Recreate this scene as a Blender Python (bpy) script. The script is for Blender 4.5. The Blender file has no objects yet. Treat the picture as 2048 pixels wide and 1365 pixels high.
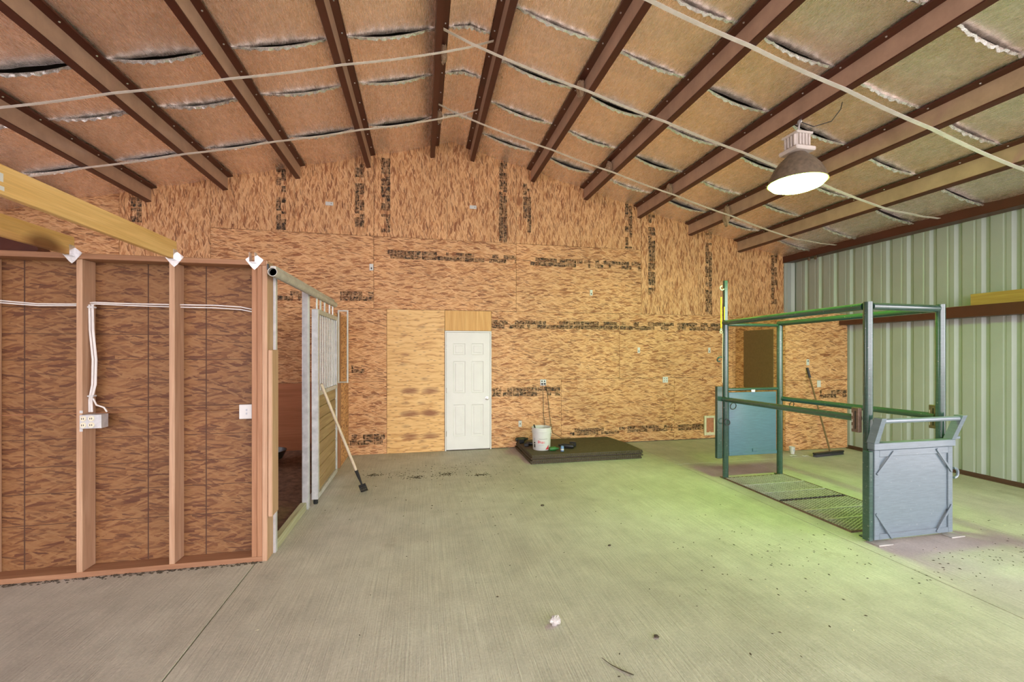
import bpy, math, random
from mathutils import Vector, Matrix
R = random.Random(7)
scene = bpy.context.scene
C = scene.collection
PI = math.pi

# ------------------------------------------------------------------ camera, sky, exposure
YB, XR = 7.507, 7.449                      # inner faces of the back wall and the right wall
cam_d = bpy.data.cameras.new('camera')
cam_d.sensor_width = 36.0
cam_d.lens = 858.65 * 36.0 / 2048.0
cam_d.shift_y = 20.63 / 2048.0
cam_d.clip_start = 0.05
cam = bpy.data.objects.new('camera', cam_d)
cam.location = (0, 0, 1.7273)
cam.rotation_euler = (PI / 2, 0, -0.205)
C.objects.link(cam)
scene.camera = cam

world = bpy.data.worlds.new('sky')
scene.world = world
world.use_nodes = True
wb = world.node_tree.nodes['Background']
wb.inputs[0].default_value = (1.0, 0.945, 1.0, 1)
wb.inputs[1].default_value = 5.4
vs = scene.view_settings
vs.view_transform = 'Standard'
vs.look = 'None'
vs.gamma = 1.0
vs.use_curve_mapping = False
vs.exposure = 0.43

# ------------------------------------------------------------------ materials
class NT:
    def __init__(self, name):
        self.m = bpy.data.materials.new(name)
        self.m.use_nodes = True
        self.t = self.m.node_tree
        self.b = self.t.nodes['Principled BSDF']
        self.out = self.t.nodes['Material Output']
    def n(self, kind, **kw):
        nd = self.t.nodes.new(kind)
        for k, v in kw.items():
            setattr(nd, k, v)
        return nd
    def l(self, a, b):
        self.t.links.new(a, b)
    def val(self, sock, v):
        if hasattr(v, 'default_value') or hasattr(v, 'links'):
            self.l(v, sock)
        else:
            sock.default_value = v
    def math(self, op, a, b=0.0, c=0.0, clamp=False):
        nd = self.n('ShaderNodeMath', operation=op, use_clamp=clamp)
        self.val(nd.inputs[0], a); self.val(nd.inputs[1], b); self.val(nd.inputs[2], c)
        return nd.outputs[0]
    def xyz(self):
        tc = self.n('ShaderNodeTexCoord')
        oi = self.n('ShaderNodeObjectInfo')
        sc = self.n('ShaderNodeMath', operation='MULTIPLY'); self.l(oi.outputs['Random'], sc.inputs[0]); sc.inputs[1].default_value = 37.0
        ad = self.n('ShaderNodeVectorMath', operation='ADD')
        self.l(tc.outputs['Object'], ad.inputs[0]); self.l(sc.outputs[0], ad.inputs[1])
        sp = self.n('ShaderNodeSeparateXYZ'); self.l(ad.outputs[0], sp.inputs[0])
        return ad.outputs[0], sp.outputs
    def comb(self, x, y, z=0.0):
        nd = self.n('ShaderNodeCombineXYZ')
        self.val(nd.inputs[0], x); self.val(nd.inputs[1], y); self.val(nd.inputs[2], z)
        return nd.outputs[0]
    def noise(self, vec, scale, detail=3.0, rough=0.55, dist=0.0, dim='3D'):
        nd = self.n('ShaderNodeTexNoise', noise_dimensions=dim)
        if vec is not None: self.l(vec, nd.inputs['Vector'])
        nd.inputs['Scale'].default_value = scale; nd.inputs['Detail'].default_value = detail
        nd.inputs['Roughness'].default_value = rough; nd.inputs['Distortion'].default_value = dist
        return nd.outputs['Fac']
    def ramp(self, fac, stops, interp='LINEAR'):
        nd = self.n('ShaderNodeValToRGB')
        cr = nd.color_ramp; cr.interpolation = interp
        while len(cr.elements) < len(stops): cr.elements.new(0.5)
        for e, (p, c) in zip(cr.elements, stops):
            e.position = p
            e.color = (c, c, c, 1) if isinstance(c, (int, float)) else (*c, 1)
        self.l(fac, nd.inputs[0])
        return nd.outputs[0]
    def mix(self, fac, a, b, mode='MIX'):
        nd = self.n('ShaderNodeMix', data_type='RGBA', blend_type=mode)
        self.val(nd.inputs[0], fac)
        for s, v in ((nd.inputs[6], a), (nd.inputs[7], b)):
            if isinstance(v, tuple): s.default_value = (*v[:3], 1)
            else: self.l(v, s)
        return nd.outputs[2]
    def bump(self, h, strength=0.3, dist=0.01):
        nd = self.n('ShaderNodeBump')
        nd.inputs['Strength'].default_value = strength; nd.inputs['Distance'].default_value = dist
        self.l(h, nd.inputs['Height']); self.l(nd.outputs[0], self.b.inputs['Normal'])
    def set(self, rough=0.6, metal=0.0, col=None, spec=None):
        self.b.inputs['Roughness'].default_value = rough
        self.b.inputs['Metallic'].default_value = metal
        if spec is not None: self.b.inputs['Specular IOR Level'].default_value = spec
        if col is not None:
            if isinstance(col, tuple): self.b.inputs['Base Color'].default_value = (*col, 1)
            else: self.l(col, self.b.inputs['Base Color'])
        return self.m

def osb(name, along, across, light, mid, dark, knot, k=1.0):
    """oriented strand board: strands run along axis `along` in the plane along x across"""
    s = NT(name)
    vec, ax = s.xyz()
    u, v = s.math('MULTIPLY', ax[along], k), s.math('MULTIPLY', ax[across], k)
    w = s.noise(s.comb(u, v), 3.0, 1.0)
    v2 = s.math('ADD', v, s.math('MULTIPLY', s.math('SUBTRACT', w, 0.5), 0.035))
    def layer(ang, su, sv, off):
        ca, sa = math.cos(ang), math.sin(ang)
        uu = s.math('ADD', s.math('MULTIPLY', u, ca * su), s.math('MULTIPLY', v2, -sa * su))
        vv = s.math('ADD', s.math('MULTIPLY', u, sa * sv), s.math('MULTIPLY', v2, ca * sv))
        vo = s.n('ShaderNodeTexVoronoi', voronoi_dimensions='2D', distance='CHEBYCHEV')
        s.l(s.comb(s.math('ADD', uu, off), vv), vo.inputs['Vector'])
        vo.inputs['Scale'].default_value = 1.0
        sp = s.n('ShaderNodeSeparateColor'); s.l(vo.outputs['Color'], sp.inputs[0])
        return sp.outputs
    a = layer(0.05, 9, 54, 0.0)
    b = layer(0.34, 9, 58, 11.3)
    c = layer(-0.34, 10, 64, 23.7)
    d = layer(0.16, 11, 78, 41.1)
    e = layer(-0.12, 8, 50, 57.9)
    g2 = layer(0.5, 9, 70, 77.7)
    fine = s.noise(s.comb(s.math('MULTIPLY', u, 0.10), v2), 150.0, 3.0, 0.65)
    def pick(m, base, lay):
        t = s.n('ShaderNodeMix', data_type='FLOAT')
        s.l(m, t.inputs[0]); s.l(base, t.inputs[2]); s.l(lay, t.inputs[3])
        return t.outputs[0]
    val = pick(s.ramp(b[1], [(0.50, 0.0), (0.53, 1.0)]), a[0], b[0])
    val = pick(s.ramp(c[1], [(0.58, 0.0), (0.61, 1.0)]), val, c[0])
    val = s.math('ADD', s.math('MULTIPLY', val, 0.62), s.math('MULTIPLY', fine, 0.42))
    col = s.ramp(val, [(0.08, dark), (0.24, mid), (0.46, light), (0.82, tuple(min(1, x * y) for x, y in zip(light, (1.14, 1.24, 1.42))))])
    col = s.mix(s.ramp(e[1], [(0.72, 0.0), (0.98, 0.9)]), col, dark)
    col = s.mix(s.ramp(g2[1], [(0.86, 0.0), (0.97, 0.75)]), col, tuple(min(1, x * y) for x, y in zip(light, (1.2, 1.36, 1.6))))
    col = s.mix(s.ramp(d[1], [(0.84, 0.0), (0.99, 0.85)]), col, knot)
    col = s.mix(0.5, col, s.ramp(fine, [(0.28, 0.68), (0.72, 1.2)]), 'MULTIPLY')
    big = s.noise(s.comb(u, v), 1.3, 2.0)
    col = s.mix(0.5, col, s.ramp(big, [(0.3, 0.80), (0.7, 1.12)]), 'MULTIPLY')
    h = s.math('ADD', a[0], s.math('ADD', s.math('MULTIPLY', b[0], 0.8), fine))
    s.bump(h, 0.3, 0.004)
    return s.set(0.62, 0.0, col)

OL, OM, OD, OK_ = (0.66, 0.35, 0.155), (0.49, 0.21, 0.08), (0.27, 0.088, 0.028), (0.19, 0.068, 0.026)
M = {}
M['osb_h'] = osb('osb_lengthwise', 0, 2, OL, OM, OD, OK_)
M['osb_v'] = osb('osb_upright', 2, 0, OL, OM, OD, OK_)
M['osb_side'] = osb('osb_side', 1, 2, OL, OM, OD, OK_, 1.15)
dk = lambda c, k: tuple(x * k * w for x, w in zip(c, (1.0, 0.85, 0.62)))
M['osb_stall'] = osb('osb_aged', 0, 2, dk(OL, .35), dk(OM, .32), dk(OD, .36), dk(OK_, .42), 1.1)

def wood(name, along, light, dark, ring=26.0, contrast=1.0, rough=0.6, knots=0.0, knotcol=(0.16, 0.06, 0.02)):
    s = NT(name)
    vec, ax = s.xyz()
    o = [i for i in (0, 1, 2) if i != along]
    st = s.comb(s.math('MULTIPLY', ax[along], 0.06), ax[o[0]], ax[o[1]])
    g = s.noise(st, ring, 4.0, 0.6, 0.7)
    f = s.noise(s.comb(s.math('MULTIPLY', ax[along], 0.02), ax[o[0]], ax[o[1]]), 170.0, 2.0)
    col = s.ramp(g, [(0.30, dark), (0.52, tuple((a + b) / 2 for a, b in zip(light, dark))), (0.66, light)])
    col = s.mix(0.4, col, s.ramp(f, [(0.3, 0.7), (0.7, 1.15)]), 'MULTIPLY')
    if knots:
        vo = s.n('ShaderNodeTexVoronoi', voronoi_dimensions='3D'); vo.inputs['Scale'].default_value = knots
        s.l(s.comb(s.math('MULTIPLY', ax[along], 0.45), ax[o[0]], ax[o[1]]), vo.inputs['Vector'])
        col = s.mix(s.ramp(vo.outputs['Distance'], [(0.06, 0.85), (0.14, 0.0)]), col, knotcol)
    s.bump(f, 0.12, 0.002)
    return s.set(rough, 0.0, col)

M['stud'] = wood('fir_stud', 2, (0.52, 0.33, 0.205), (0.41, 0.235, 0.135), knots=2.6)
M['plate'] = wood('fir_plate', 0, (0.38, 0.20, 0.105), (0.27, 0.125, 0.06), knots=2.2)
M['post_wood'] = wood('fir_post', 2, (0.40, 0.205, 0.105), (0.30, 0.135, 0.062), knots=2.2)
M['joist'] = wood('pine_joist', 1, (0.78, 0.51, 0.21), (0.62, 0.36, 0.115), ring=18, knots=1.6)
M['treated'] = wood('treated_sill', 1, (0.46, 0.44, 0.30), (0.30, 0.28, 0.17))
M['doorboard'] = wood('stall_door_board', 1, (0.42, 0.29, 0.15), (0.27, 0.165, 0.075), ring=20, knots=2.6)
M['plank'] = wood('yellow_plank', 1, (0.42, 0.27, 0.07), (0.32, 0.18, 0.04))
M['handle'] = wood('pale_handle', 2, (0.66, 0.55, 0.42), (0.50, 0.39, 0.27), ring=60)
M['kick'] = wood('kick_plywood', 0, (0.50, 0.20, 0.09), (0.36, 0.125, 0.05), ring=7, knots=2.0)
M['ply_up'] = wood('plywood_upright', 2, (0.74, 0.44, 0.16), (0.60, 0.31, 0.09), ring=22, knots=0.0)

def ply_pine():
    s = NT('pine_plywood')
    vec, ax = s.xyz()
    x, z = ax[0], ax[2]
    wob = s.noise(s.comb(s.math('MULTIPLY', x, 0.9), s.math('MULTIPLY', z, 1.6)), 1.6, 3.0)
    z2 = s.math('ADD', z, s.math('MULTIPLY', wob, 0.22))
    g = s.noise(s.comb(s.math('MULTIPLY', x, 0.10), z2), 24.0, 4.0, 0.6)
    col = s.ramp(g, [(0.28, (0.42, 0.18, 0.055)), (0.40, (0.62, 0.335, 0.11)), (0.52, (0.76, 0.465, 0.18)), (0.8, (0.80, 0.53, 0.235))])
    vo = s.n('ShaderNodeTexVoronoi', voronoi_dimensions='2D'); vo.inputs['Scale'].default_value = 1.0
    s.l(s.comb(s.math('MULTIPLY', x, 3.2), s.math('MULTIPLY', z, 7.0)), vo.inputs['Vector'])
    sp = s.n('ShaderNodeSeparateColor'); s.l(vo.outputs['Color'], sp.inputs[0])
    k = s.math('MULTIPLY', s.ramp(vo.outputs['Distance'], [(0.05, 1.0), (0.30, 0.0)]), s.ramp(sp.outputs[0], [(0.70, 0.0), (0.8, 0.45)]))
    col = s.mix(k, col, (0.20, 0.07, 0.02))
    vo2 = s.n('ShaderNodeTexVoronoi', voronoi_dimensions='2D'); vo2.inputs['Scale'].default_value = 1.0
    s.l(s.comb(s.math('MULTIPLY', x, 4.0), s.math('MULTIPLY', z, 24.0)), vo2.inputs['Vector'])
    k2 = s.ramp(vo2.outputs['Distance'], [(0.05, 0.85), (0.14, 0.0)])
    col = s.mix(k2, col, (0.22, 0.09, 0.03))
    tc = s.n('ShaderNodeTexCoord'); so = s.n('ShaderNodeSeparateXYZ'); s.l(tc.outputs['Object'], so.inputs[0])
    fz = s.math('DIVIDE', s.math('SUBTRACT', s.math('MODULO', so.outputs[2], 0.39), 0.27), 0.075)
    low_ = s.ramp(s.math('MULTIPLY', so.outputs[2], 0.5), [(0.55, 1.0), (0.58, 0.0)])
    for x0 in (-0.10, 0.24):
        fx = s.math('DIVIDE', s.math('SUBTRACT', so.outputs[0], x0), 0.20)
        dd = s.math('ADD', s.math('MULTIPLY', fx, fx), s.math('MULTIPLY', fz, fz))
        dd = s.math('ADD', dd, s.math('MULTIPLY', s.math('SUBTRACT', g, 0.5), 1.6))
        km = s.math('MULTIPLY', s.ramp(dd, [(0.0, 0.95), (0.9, 0.0)]), low_)
        col = s.mix(km, col, (0.27, 0.10, 0.03))
    return s.set(0.5, 0.0, col)
M['ply'] = ply_pine()

def plain(name, col, rough=0.5, metal=0.0, var=0.12, scale=9.0, spec=None, bump=0.0):
    s = NT(name)
    vec, ax = s.xyz()
    n = s.noise(vec, scale, 4.0, 0.6)
    c = s.mix(1.0, col, s.ramp(n, [(0.25, 1.0 - var), (0.75, 1.0 + var)]), 'MULTIPLY')
    if bump: s.bump(n, bump, 0.004)
    return s.set(rough, metal, c, spec)

M['steel_red'] = plain('red_oxide_steel', (0.078, 0.019, 0.012), 0.42, 0.0, 0.2, 3.0)
M['steel_web_lit'] = plain('red_oxide_web_lit', (0.47, 0.31, 0.225), 0.36, 0.0, 0.18, 5.0)  # daylight glare on the webs, put into a paler colour than the flanges
M['screw'] = plain('zinc_screw', (0.55, 0.52, 0.5), 0.35, 0.8)
M['strap'] = plain('white_strap', (0.86, 0.83, 0.80), 0.5)
M['white'] = plain('white_paint', (0.62, 0.62, 0.61), 0.45, 0, 0.05)
M['door_white'] = plain('white_door_paint', (0.72, 0.715, 0.70), 0.42, 0, 0.04, 4.0)
M['plastic'] = plain('white_plastic', (0.62, 0.615, 0.60), 0.35, 0, 0.04)
M['slot'] = plain('dark_slot', (0.03, 0.03, 0.03), 0.5)
M['black'] = plain('black_plastic', (0.018, 0.018, 0.02), 0.38)
M['rubber'] = plain('black_rubber', (0.05, 0.047, 0.045), 0.75, 0, 0.3, 30)
M['galv'] = plain('galvanised_steel', (0.56, 0.56, 0.57), 0.42, 0.35, 0.22, 14.0)
M['galv_dull'] = plain('galvanised_pipe', (0.50, 0.49, 0.45), 0.5, 0.25, 0.22, 14.0)
M['galv_bar'] = plain('pale_zinc_bar', (0.62, 0.62, 0.60), 0.4, 0.2, 0.1)
M['rubber_dusty'] = plain('dusty_rubber', (0.085, 0.062, 0.034), 0.85, 0, 0.3, 30)
M['rubber_edge'] = plain('moulded_rubber_edge', (0.07, 0.07, 0.075), 0.3, 0.2, 0.3, 30)
M['chrome'] = plain('brushed_nickel', (0.62, 0.60, 0.57), 0.25, 1.0)
M['zinc'] = plain('zinc_plate', (0.72, 0.72, 0.74), 0.3, 0.7, 0.2, 40.0)
M['cable'] = plain('white_cable', (0.72, 0.69, 0.66), 0.5)
M['nest'] = plain('dry_mud', (0.33, 0.22, 0.14), 0.95, 0, 0.5, 60, bump=1.0)
M['panel_metal'] = plain('white_wall_metal', (0.36, 0.38, 0.375), 0.36, 0.0, 0.06, 2.0)
M['base_dark'] = plain('dark_base_angle', (0.09, 0.04, 0.028), 0.6)
M['cork'] = plain('brown_hardboard', (0.16, 0.095, 0.04), 0.7, 0, 0.15, 30)
M['copper'] = plain('copper_flap', (0.52, 0.22, 0.13), 0.4, 0.2, 0.25, 25)
M['ivory'] = plain('ivory_frame', (0.72, 0.66, 0.50), 0.5)
M['yellow'] = plain('yellow_strap', (0.85, 0.60, 0.01), 0.5)
M['shade'] = plain('dusty_reflector', (0.20, 0.155, 0.11), 0.55, 0.2, 0.35, 20)
M['ballast'] = plain('pale_ballast_case', (0.72, 0.66, 0.62), 0.5, 0, 0.1)
M['red_print'] = plain('red_print', (0.62, 0.03, 0.05), 0.5)
M['grey_print'] = plain('grey_print', (0.42, 0.45, 0.50), 0.5)
M['green_pl'] = plain('green_plastic', (0.02, 0.13, 0.03), 0.35)
M['blue_pl'] = plain('blue_plastic', (0.12, 0.22, 0.42), 0.35)
M['dirt'] = plain('stall_dirt', (0.15, 0.08, 0.05), 0.95, 0, 0.6, 14, bump=1.0)
M['clod'] = plain('dirt_bits_and_shade', (0.06, 0.045, 0.03), 0.95, 0, 0.5, 60)  # also colours the shade sheet under the chute grating
M['straw'] = plain('straw_bits', (0.62, 0.55, 0.40), 0.8)
M['scrap'] = plain('grey_scrap', (0.46, 0.43, 0.41), 0.8, 0, 0.4, 60, bump=0.8)
M['deck'] = plain('roof_deck', (0.10, 0.075, 0.06), 0.8)
M['outer'] = plain('outer_metal', (0.55, 0.54, 0.50), 0.5)
M['ground'] = plain('gravel_yard', (0.46, 0.43, 0.40), 0.95, 0, 0.2, 3.0)
M['hole'] = plain('dark_inside', (0.012, 0.01, 0.01), 0.8)

def paint(name, col, rough, scr):
    s = NT(name)
    vec, ax = s.xyz()
    st = s.noise(s.comb(s.math('MULTIPLY', ax[0], 1.0), ax[1], s.math('MULTIPLY', ax[2], 9.0)), 9.0, 5.0, 0.65)
    n2 = s.noise(vec, 42.0, 3.0)
    c = s.mix(1.0, col, s.ramp(st, [(0.25, 0.82), (0.75, 1.16)]), 'MULTIPLY')
    c = s.mix(s.math('MULTIPLY', s.ramp(n2, [(0.66, 0.0), (0.74, 1.0)]), scr), c, (0.62, 0.62, 0.60))
    s.b.inputs['Coat Weight'].default_value = 0.6; s.b.inputs['Coat Roughness'].default_value = 0.09
    return s.set(rough, 0.0, c, 0.6)
M['teal'] = paint('teal_pipe_paint', (0.032, 0.078, 0.064), 0.16, 0.25)
M['bluegrey'] = paint('blue_grey_panel_paint', (0.15, 0.20, 0.235), 0.34, 0.2)
M['bluepanel'] = paint('blue_gate_paint', (0.075, 0.165, 0.24), 0.32, 0.1)
M['grate'] = plain('worn_grating_steel', (0.52, 0.51, 0.48), 0.4, 0.3, 0.3, 20)
M['rust'] = plain('rusty_bracket', (0.16, 0.10, 0.07), 0.6, 0.2, 0.4, 30)

def ink():
    """printed grade-stamp lettering: rows of broken dark blocks with see-through gaps"""
    s = NT('grade_stamp_ink')
    vec, ax = s.xyz()
    uv = s.n('ShaderNodeUVMap')
    sp = s.n('ShaderNodeSeparateXYZ'); s.l(uv.outputs[0], sp.inputs[0])
    u0_, v = sp.outputs[0], sp.outputs[1]
    u = s.math('ADD', u0_, s.math('MULTIPLY', s.noise(s.comb(s.math('MULTIPLY', u0_, 5.0), 0.0), 1.0, 1.0, 0.5, 0.0, '2D'), 0.22))
    cell = s.n('ShaderNodeTexWhiteNoise', noise_dimensions='2D')
    fu = s.math('FLOOR', s.math('MULTIPLY', u, 1 / 0.085)); fv = s.math('FLOOR', s.math('MULTIPLY', v, 2.0))
    s.l(s.comb(s.math('ADD', fu, s.math('MULTIPLY', ax[1], 0.0)), fv), cell.inputs['Vector'])
    big = s.ramp(cell.outputs['Value'], [(0.22, 0.0), (0.25, 1.0)])
    strokes = s.noise(s.comb(s.math('MULTIPLY', u, 34.0), s.math('MULTIPLY', v, 5.0)), 1.0, 2.0, 0.5, 0.0, '2D')
    st = s.ramp(strokes, [(0.36, 0.35), (0.46, 1.0)])
    gapu = s.ramp(s.math('FRACT', s.math('MULTIPLY', u, 1 / 0.085)), [(0.05, 0.0), (0.1, 1.0)])
    gapv = s.ramp(s.math('FRACT', s.math('MULTIPLY', v, 2.0)), [(0.04, 0.0), (0.12, 1.0)])
    wear = s.ramp(s.noise(vec, 26.0, 3.0), [(0.36, 0.25), (0.62, 1.0)])
    a = s.math('MULTIPLY', s.math('MULTIPLY', big, st), s.math('MULTIPLY', s.math('MULTIPLY', gapu, gapv), wear))
    a = s.math('MULTIPLY', a, 0.84)
    s.set(0.8, 0.0, (0.03, 0.028, 0.026))
    tr = s.n('ShaderNodeBsdfTransparent'); mx = s.n('ShaderNodeMixShader')
    s.l(a, mx.inputs[0]); s.l(tr.outputs[0], mx.inputs[1]); s.l(s.b.outputs[0], mx.inputs[2]); s.l(mx.outputs[0], s.out.inputs[0])
    return s.m
M['ink'] = ink()
M['line'] = plain('nailing_line_ink', (0.07, 0.03, 0.015), 0.8)

def concrete():
    s = NT('broomed_concrete')
    tc = s.n('ShaderNodeTexCoord'); geo = s.n('ShaderNodeNewGeometry')
    sp = s.n('ShaderNodeSeparateXYZ'); s.l(geo.outputs['Position'], sp.inputs[0])
    x, y = sp.outputs[0], sp.outputs[1]
    p = s.comb(x, y)
    big = s.noise(p, 0.55, 4.0, 0.6, 0.3)
    med = s.noise(p, 4.0, 5.0, 0.65)
    fine = s.noise(p, 60.0, 3.0, 0.6)
    broom = s.noise(s.comb(x, s.math('MULTIPLY', y, 0.018)), 95.0, 3.0, 0.6)
    col = s.ramp(big, [(0.28, (0.41, 0.365, 0.33)), (0.5, (0.51, 0.47, 0.435)), (0.72, (0.60, 0.565, 0.535))])
    col = s.mix(0.75, col, s.ramp(med, [(0.28, 0.80), (0.7, 1.12)]), 'MULTIPLY')
    col = s.mix(0.6, col, s.ramp(fine, [(0.3, 0.82), (0.7, 1.12)]), 'MULTIPLY')
    col = s.mix(0.45, col, s.ramp(broom, [(0.3, 0.66), (0.65, 1.12)]), 'MULTIPLY')
    st = s.ramp(s.noise(p, 1.7, 5.0, 0.7, 0.4), [(0.60, 0.0), (0.74, 0.42)])
    col = s.mix(st, col, (0.22, 0.18, 0.13))
    h = s.math('ADD', broom, s.math('MULTIPLY', fine, 0.6))
    s.bump(h, 0.9, 0.006)
    return s.set(0.72, 0.0, col, 0.35)
M['concrete'] = concrete()

def foil(name, rough, crink, base):
    s = NT(name)
    vec, ax = s.xyz()
    st = s.noise(s.comb(ax[0], s.math('MULTIPLY', ax[1], 0.07), ax[2]), 120.0, 4.0, 0.75)
    cr = s.noise(vec, 7.0, 5.0, 0.65, 0.6)
    fl = s.noise(vec, 130.0, 2.0)
    h = s.math('ADD', s.math('ADD', s.math('MULTIPLY', st, 0.6), s.math('MULTIPLY', cr, crink)), s.math('MULTIPLY', fl, 0.25))
    s.bump(h, 0.6, 0.0065)
    gl = s.ramp(st, [(0.42, 0.0), (0.64, 1.0)])
    s.l(s.math('SUBTRACT', rough + 0.06, s.math('MULTIPLY', gl, 0.16)), s.b.inputs['Roughness'])
    col = s.mix(0.8, base, s.ramp(cr, [(0.3, 0.85), (0.7, 1.1)]), 'MULTIPLY')
    return s.set(rough, 0.78, col)
M['foil'] = foil('foil_insulation_facing', 0.27, 0.7, (0.93, 0.80, 0.72))
M['foil_edge'] = foil('foil_seam_fold', 0.24, 2.2, (0.88, 0.87, 0.87))

def lens():
    s = NT('lamp_lens_glow')
    s.set(0.3, 0.0, (0.9, 1.0, 0.9))
    s.b.inputs['Emission Color'].default_value = (0.44, 1.0, 0.09, 1)
    s.b.inputs['Emission Strength'].default_value = 118.0
    return s.m
M['lens'] = lens()

# ------------------------------------------------------------------ mesh helpers
WL = {}
class MB:
    def __init__(self):
        self.v = []; self.f = []; self.uv = None
    def add(self, vs, fs):
        o = len(self.v)
        self.v += [tuple(p) for p in vs]
        self.f += [tuple(i + o for i in f) for f in fs]
        return self
    def box(self, x0, y0, z0, x1, y1, z1, ch=0.0, mat=None):
        x0, x1 = min(x0, x1), max(x0, x1); y0, y1 = min(y0, y1), max(y0, y1); z0, z1 = min(z0, z1), max(z0, z1)
        if ch <= 0:
            vs = [(x, y, z) for x in (x0, x1) for y in (y0, y1) for z in (z0, z1)]
            fs = [(0, 1, 3, 2), (4, 6, 7, 5), (0, 4, 5, 1), (2, 3, 7, 6), (0, 2, 6, 4), (1, 5, 7, 3)]
        else:
            ch = min(ch, (x1 - x0) * .45, (y1 - y0) * .45, (z1 - z0) * .45)
            vs = []; ix = {}
            for i, sx in enumerate((-1, 1)):
                for j, sy in enumerate((-1, 1)):
                    for k, sz in enumerate((-1, 1)):
                        px = (x0, x1)[i]; py = (y0, y1)[j]; pz = (z0, z1)[k]
                        for a in range(3):
                            p = [px - sx * ch, py - sy * ch, pz - sz * ch]
                            p[a] = (px, py, pz)[a]
                            ix[(i, j, k, a)] = len(vs); vs.append(tuple(p))
            fs = []
            for i in (0, 1):
                q = [ix[(i, j, k, 0)] for j, k in ((0, 0), (1, 0), (1, 1), (0, 1))]; fs.append(tuple(q if i else q[::-1]))
                q = [ix[(j, i, k, 1)] for j, k in ((0, 0), (1, 0), (1, 1), (0, 1))]; fs.append(tuple(q[::-1] if i else q))
                q = [ix[(j, k, i, 2)] for j, k in ((0, 0), (1, 0), (1, 1), (0, 1))]; fs.append(tuple(q if i else q[::-1]))
            for i in (0, 1):
                for j in (0, 1):
                    fs.append((ix[(i, j, 0, 0)], ix[(i, j, 1, 0)], ix[(i, j, 1, 1)], ix[(i, j, 0, 1)]))
                    fs.append((ix[(i, 0, j, 0)], ix[(i, 1, j, 0)], ix[(i, 1, j, 2)], ix[(i, 0, j, 2)]))
                    fs.append((ix[(0, i, j, 1)], ix[(1, i, j, 1)], ix[(1, i, j, 2)], ix[(0, i, j, 2)]))
                    for k in (0, 1):
                        fs.append((ix[(i, j, k, 0)], ix[(i, j, k, 1)], ix[(i, j, k, 2)]))
        if mat is not None:
            vs = [tuple(mat @ Vector(p)) for p in vs]
        return self.add(vs, fs)
    def tube(self, pts, r, n=12, cap=True):
        pts = [Vector(p) for p in pts]
        rs = r if isinstance(r, (list, tuple)) else [r] * len(pts)
        vs = []; fs = []
        up = Vector((0, 0, 1))
        d0 = (pts[1] - pts[0]).normalized()
        if abs(d0.dot(up)) > 0.95: up = Vector((0, 1, 0))
        a = d0.cross(up).normalized()
        for i, p in enumerate(pts):
            if i == 0: d = pts[1] - pts[0]
            elif i == len(pts) - 1: d = pts[-1] - pts[-2]
            else: d = (pts[i + 1] - pts[i]).normalized() + (pts[i] - pts[i - 1]).normalized()
            d.normalize()
            a = (a - d * a.dot(d)).normalized(); b = d.cross(a)
            for k in range(n):
                t = 2 * PI * k / n
                vs.append(p + (a * math.cos(t) + b * math.sin(t)) * rs[i])
        for i in range(len(pts) - 1):
            for k in range(n):
                k2 = (k + 1) % n
                fs.append((i * n + k, i * n + k2, (i + 1) * n + k2, (i + 1) * n + k))
        if cap:
            fs.append(tuple(range(n))[::-1]); fs.append(tuple((len(pts) - 1) * n + k for k in range(n)))
        return self.add(vs, fs)
    def ring(self, c, R_, r, axis=(0, 1, 0), n=20, m=8, a0=0.0, a1=2 * PI):
        ax = Vector(axis).normalized()
        h = Vector((0, 0, 1)) if abs(ax.z) < 0.9 else Vector((1, 0, 0))
        u = ax.cross(h).normalized(); v = ax.cross(u)
        c = Vector(c); full = abs(a1 - a0 - 2 * PI) < 1e-6
        vs = []; fs = []
        for i in range(n + (0 if full else 1)):
            t = a0 + (a1 - a0) * i / n
            d = u * math.cos(t) + v * math.sin(t)
            for k in range(m):
                s = 2 * PI * k / m
                vs.append(c + d * (R_ + r * math.cos(s)) + ax * (r * math.sin(s)))
        for i in range(n):
            i2 = (i + 1) % n if full else i + 1
            for k in range(m):
                k2 = (k + 1) % m
                fs.append((i * m + k, i * m + k2, i2 * m + k2, i2 * m + k))
        if not full:
            fs.append(tuple(range(m))[::-1]); fs.append(tuple(n * m + k for k in range(m)))
        return self.add(vs, fs)
    def lathe(self, prof, c, n=32, axis='z', closed=False):
        vs = []; fs = []
        for (r, z) in prof:
            for k in range(n):
                t = 2 * PI * k / n
                if axis == 'z': vs.append((c[0] + r * math.cos(t), c[1] + r * math.sin(t), c[2] + z))
                elif axis == 'y': vs.append((c[0] + r * math.cos(t), c[1] + z, c[2] + r * math.sin(t)))
                else: vs.append((c[0] + z, c[1] + r * math.cos(t), c[2] + r * math.sin(t)))
        m = len(prof)
        for i in range(m - (0 if closed else 1)):
            i2 = (i + 1) % m
            for k in range(n):
                k2 = (k + 1) % n
                fs.append((i * n + k, i * n + k2, i2 * n + k2, i2 * n + k))
        if not closed:
            if prof[0][0] > 1e-5: fs.append(tuple(range(n))[::-1])
            if prof[-1][0] > 1e-5: fs.append(tuple((m - 1) * n + k for k in range(n)))
        return self.add(vs, fs)
    def prism(self, poly, axis, a, b):
        """extrude a 2D polygon along an axis: axis 'y' -> poly is (x,z); 'x' -> (y,z); 'z' -> (x,y)"""
        def P(p, t):
            return {'y': (p[0], t, p[1]), 'x': (t, p[0], p[1]), 'z': (p[0], p[1], t)}[axis]
        n = len(poly)
        vs = [P(p, a) for p in poly] + [P(p, b) for p in poly]
        fs = [tuple(range(n)), tuple(range(2 * n - 1, n - 1, -1))]
        fs += [(k, n + k, n + (k + 1) % n, (k + 1) % n) for k in range(n)]
        return self.add(vs, fs)
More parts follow.
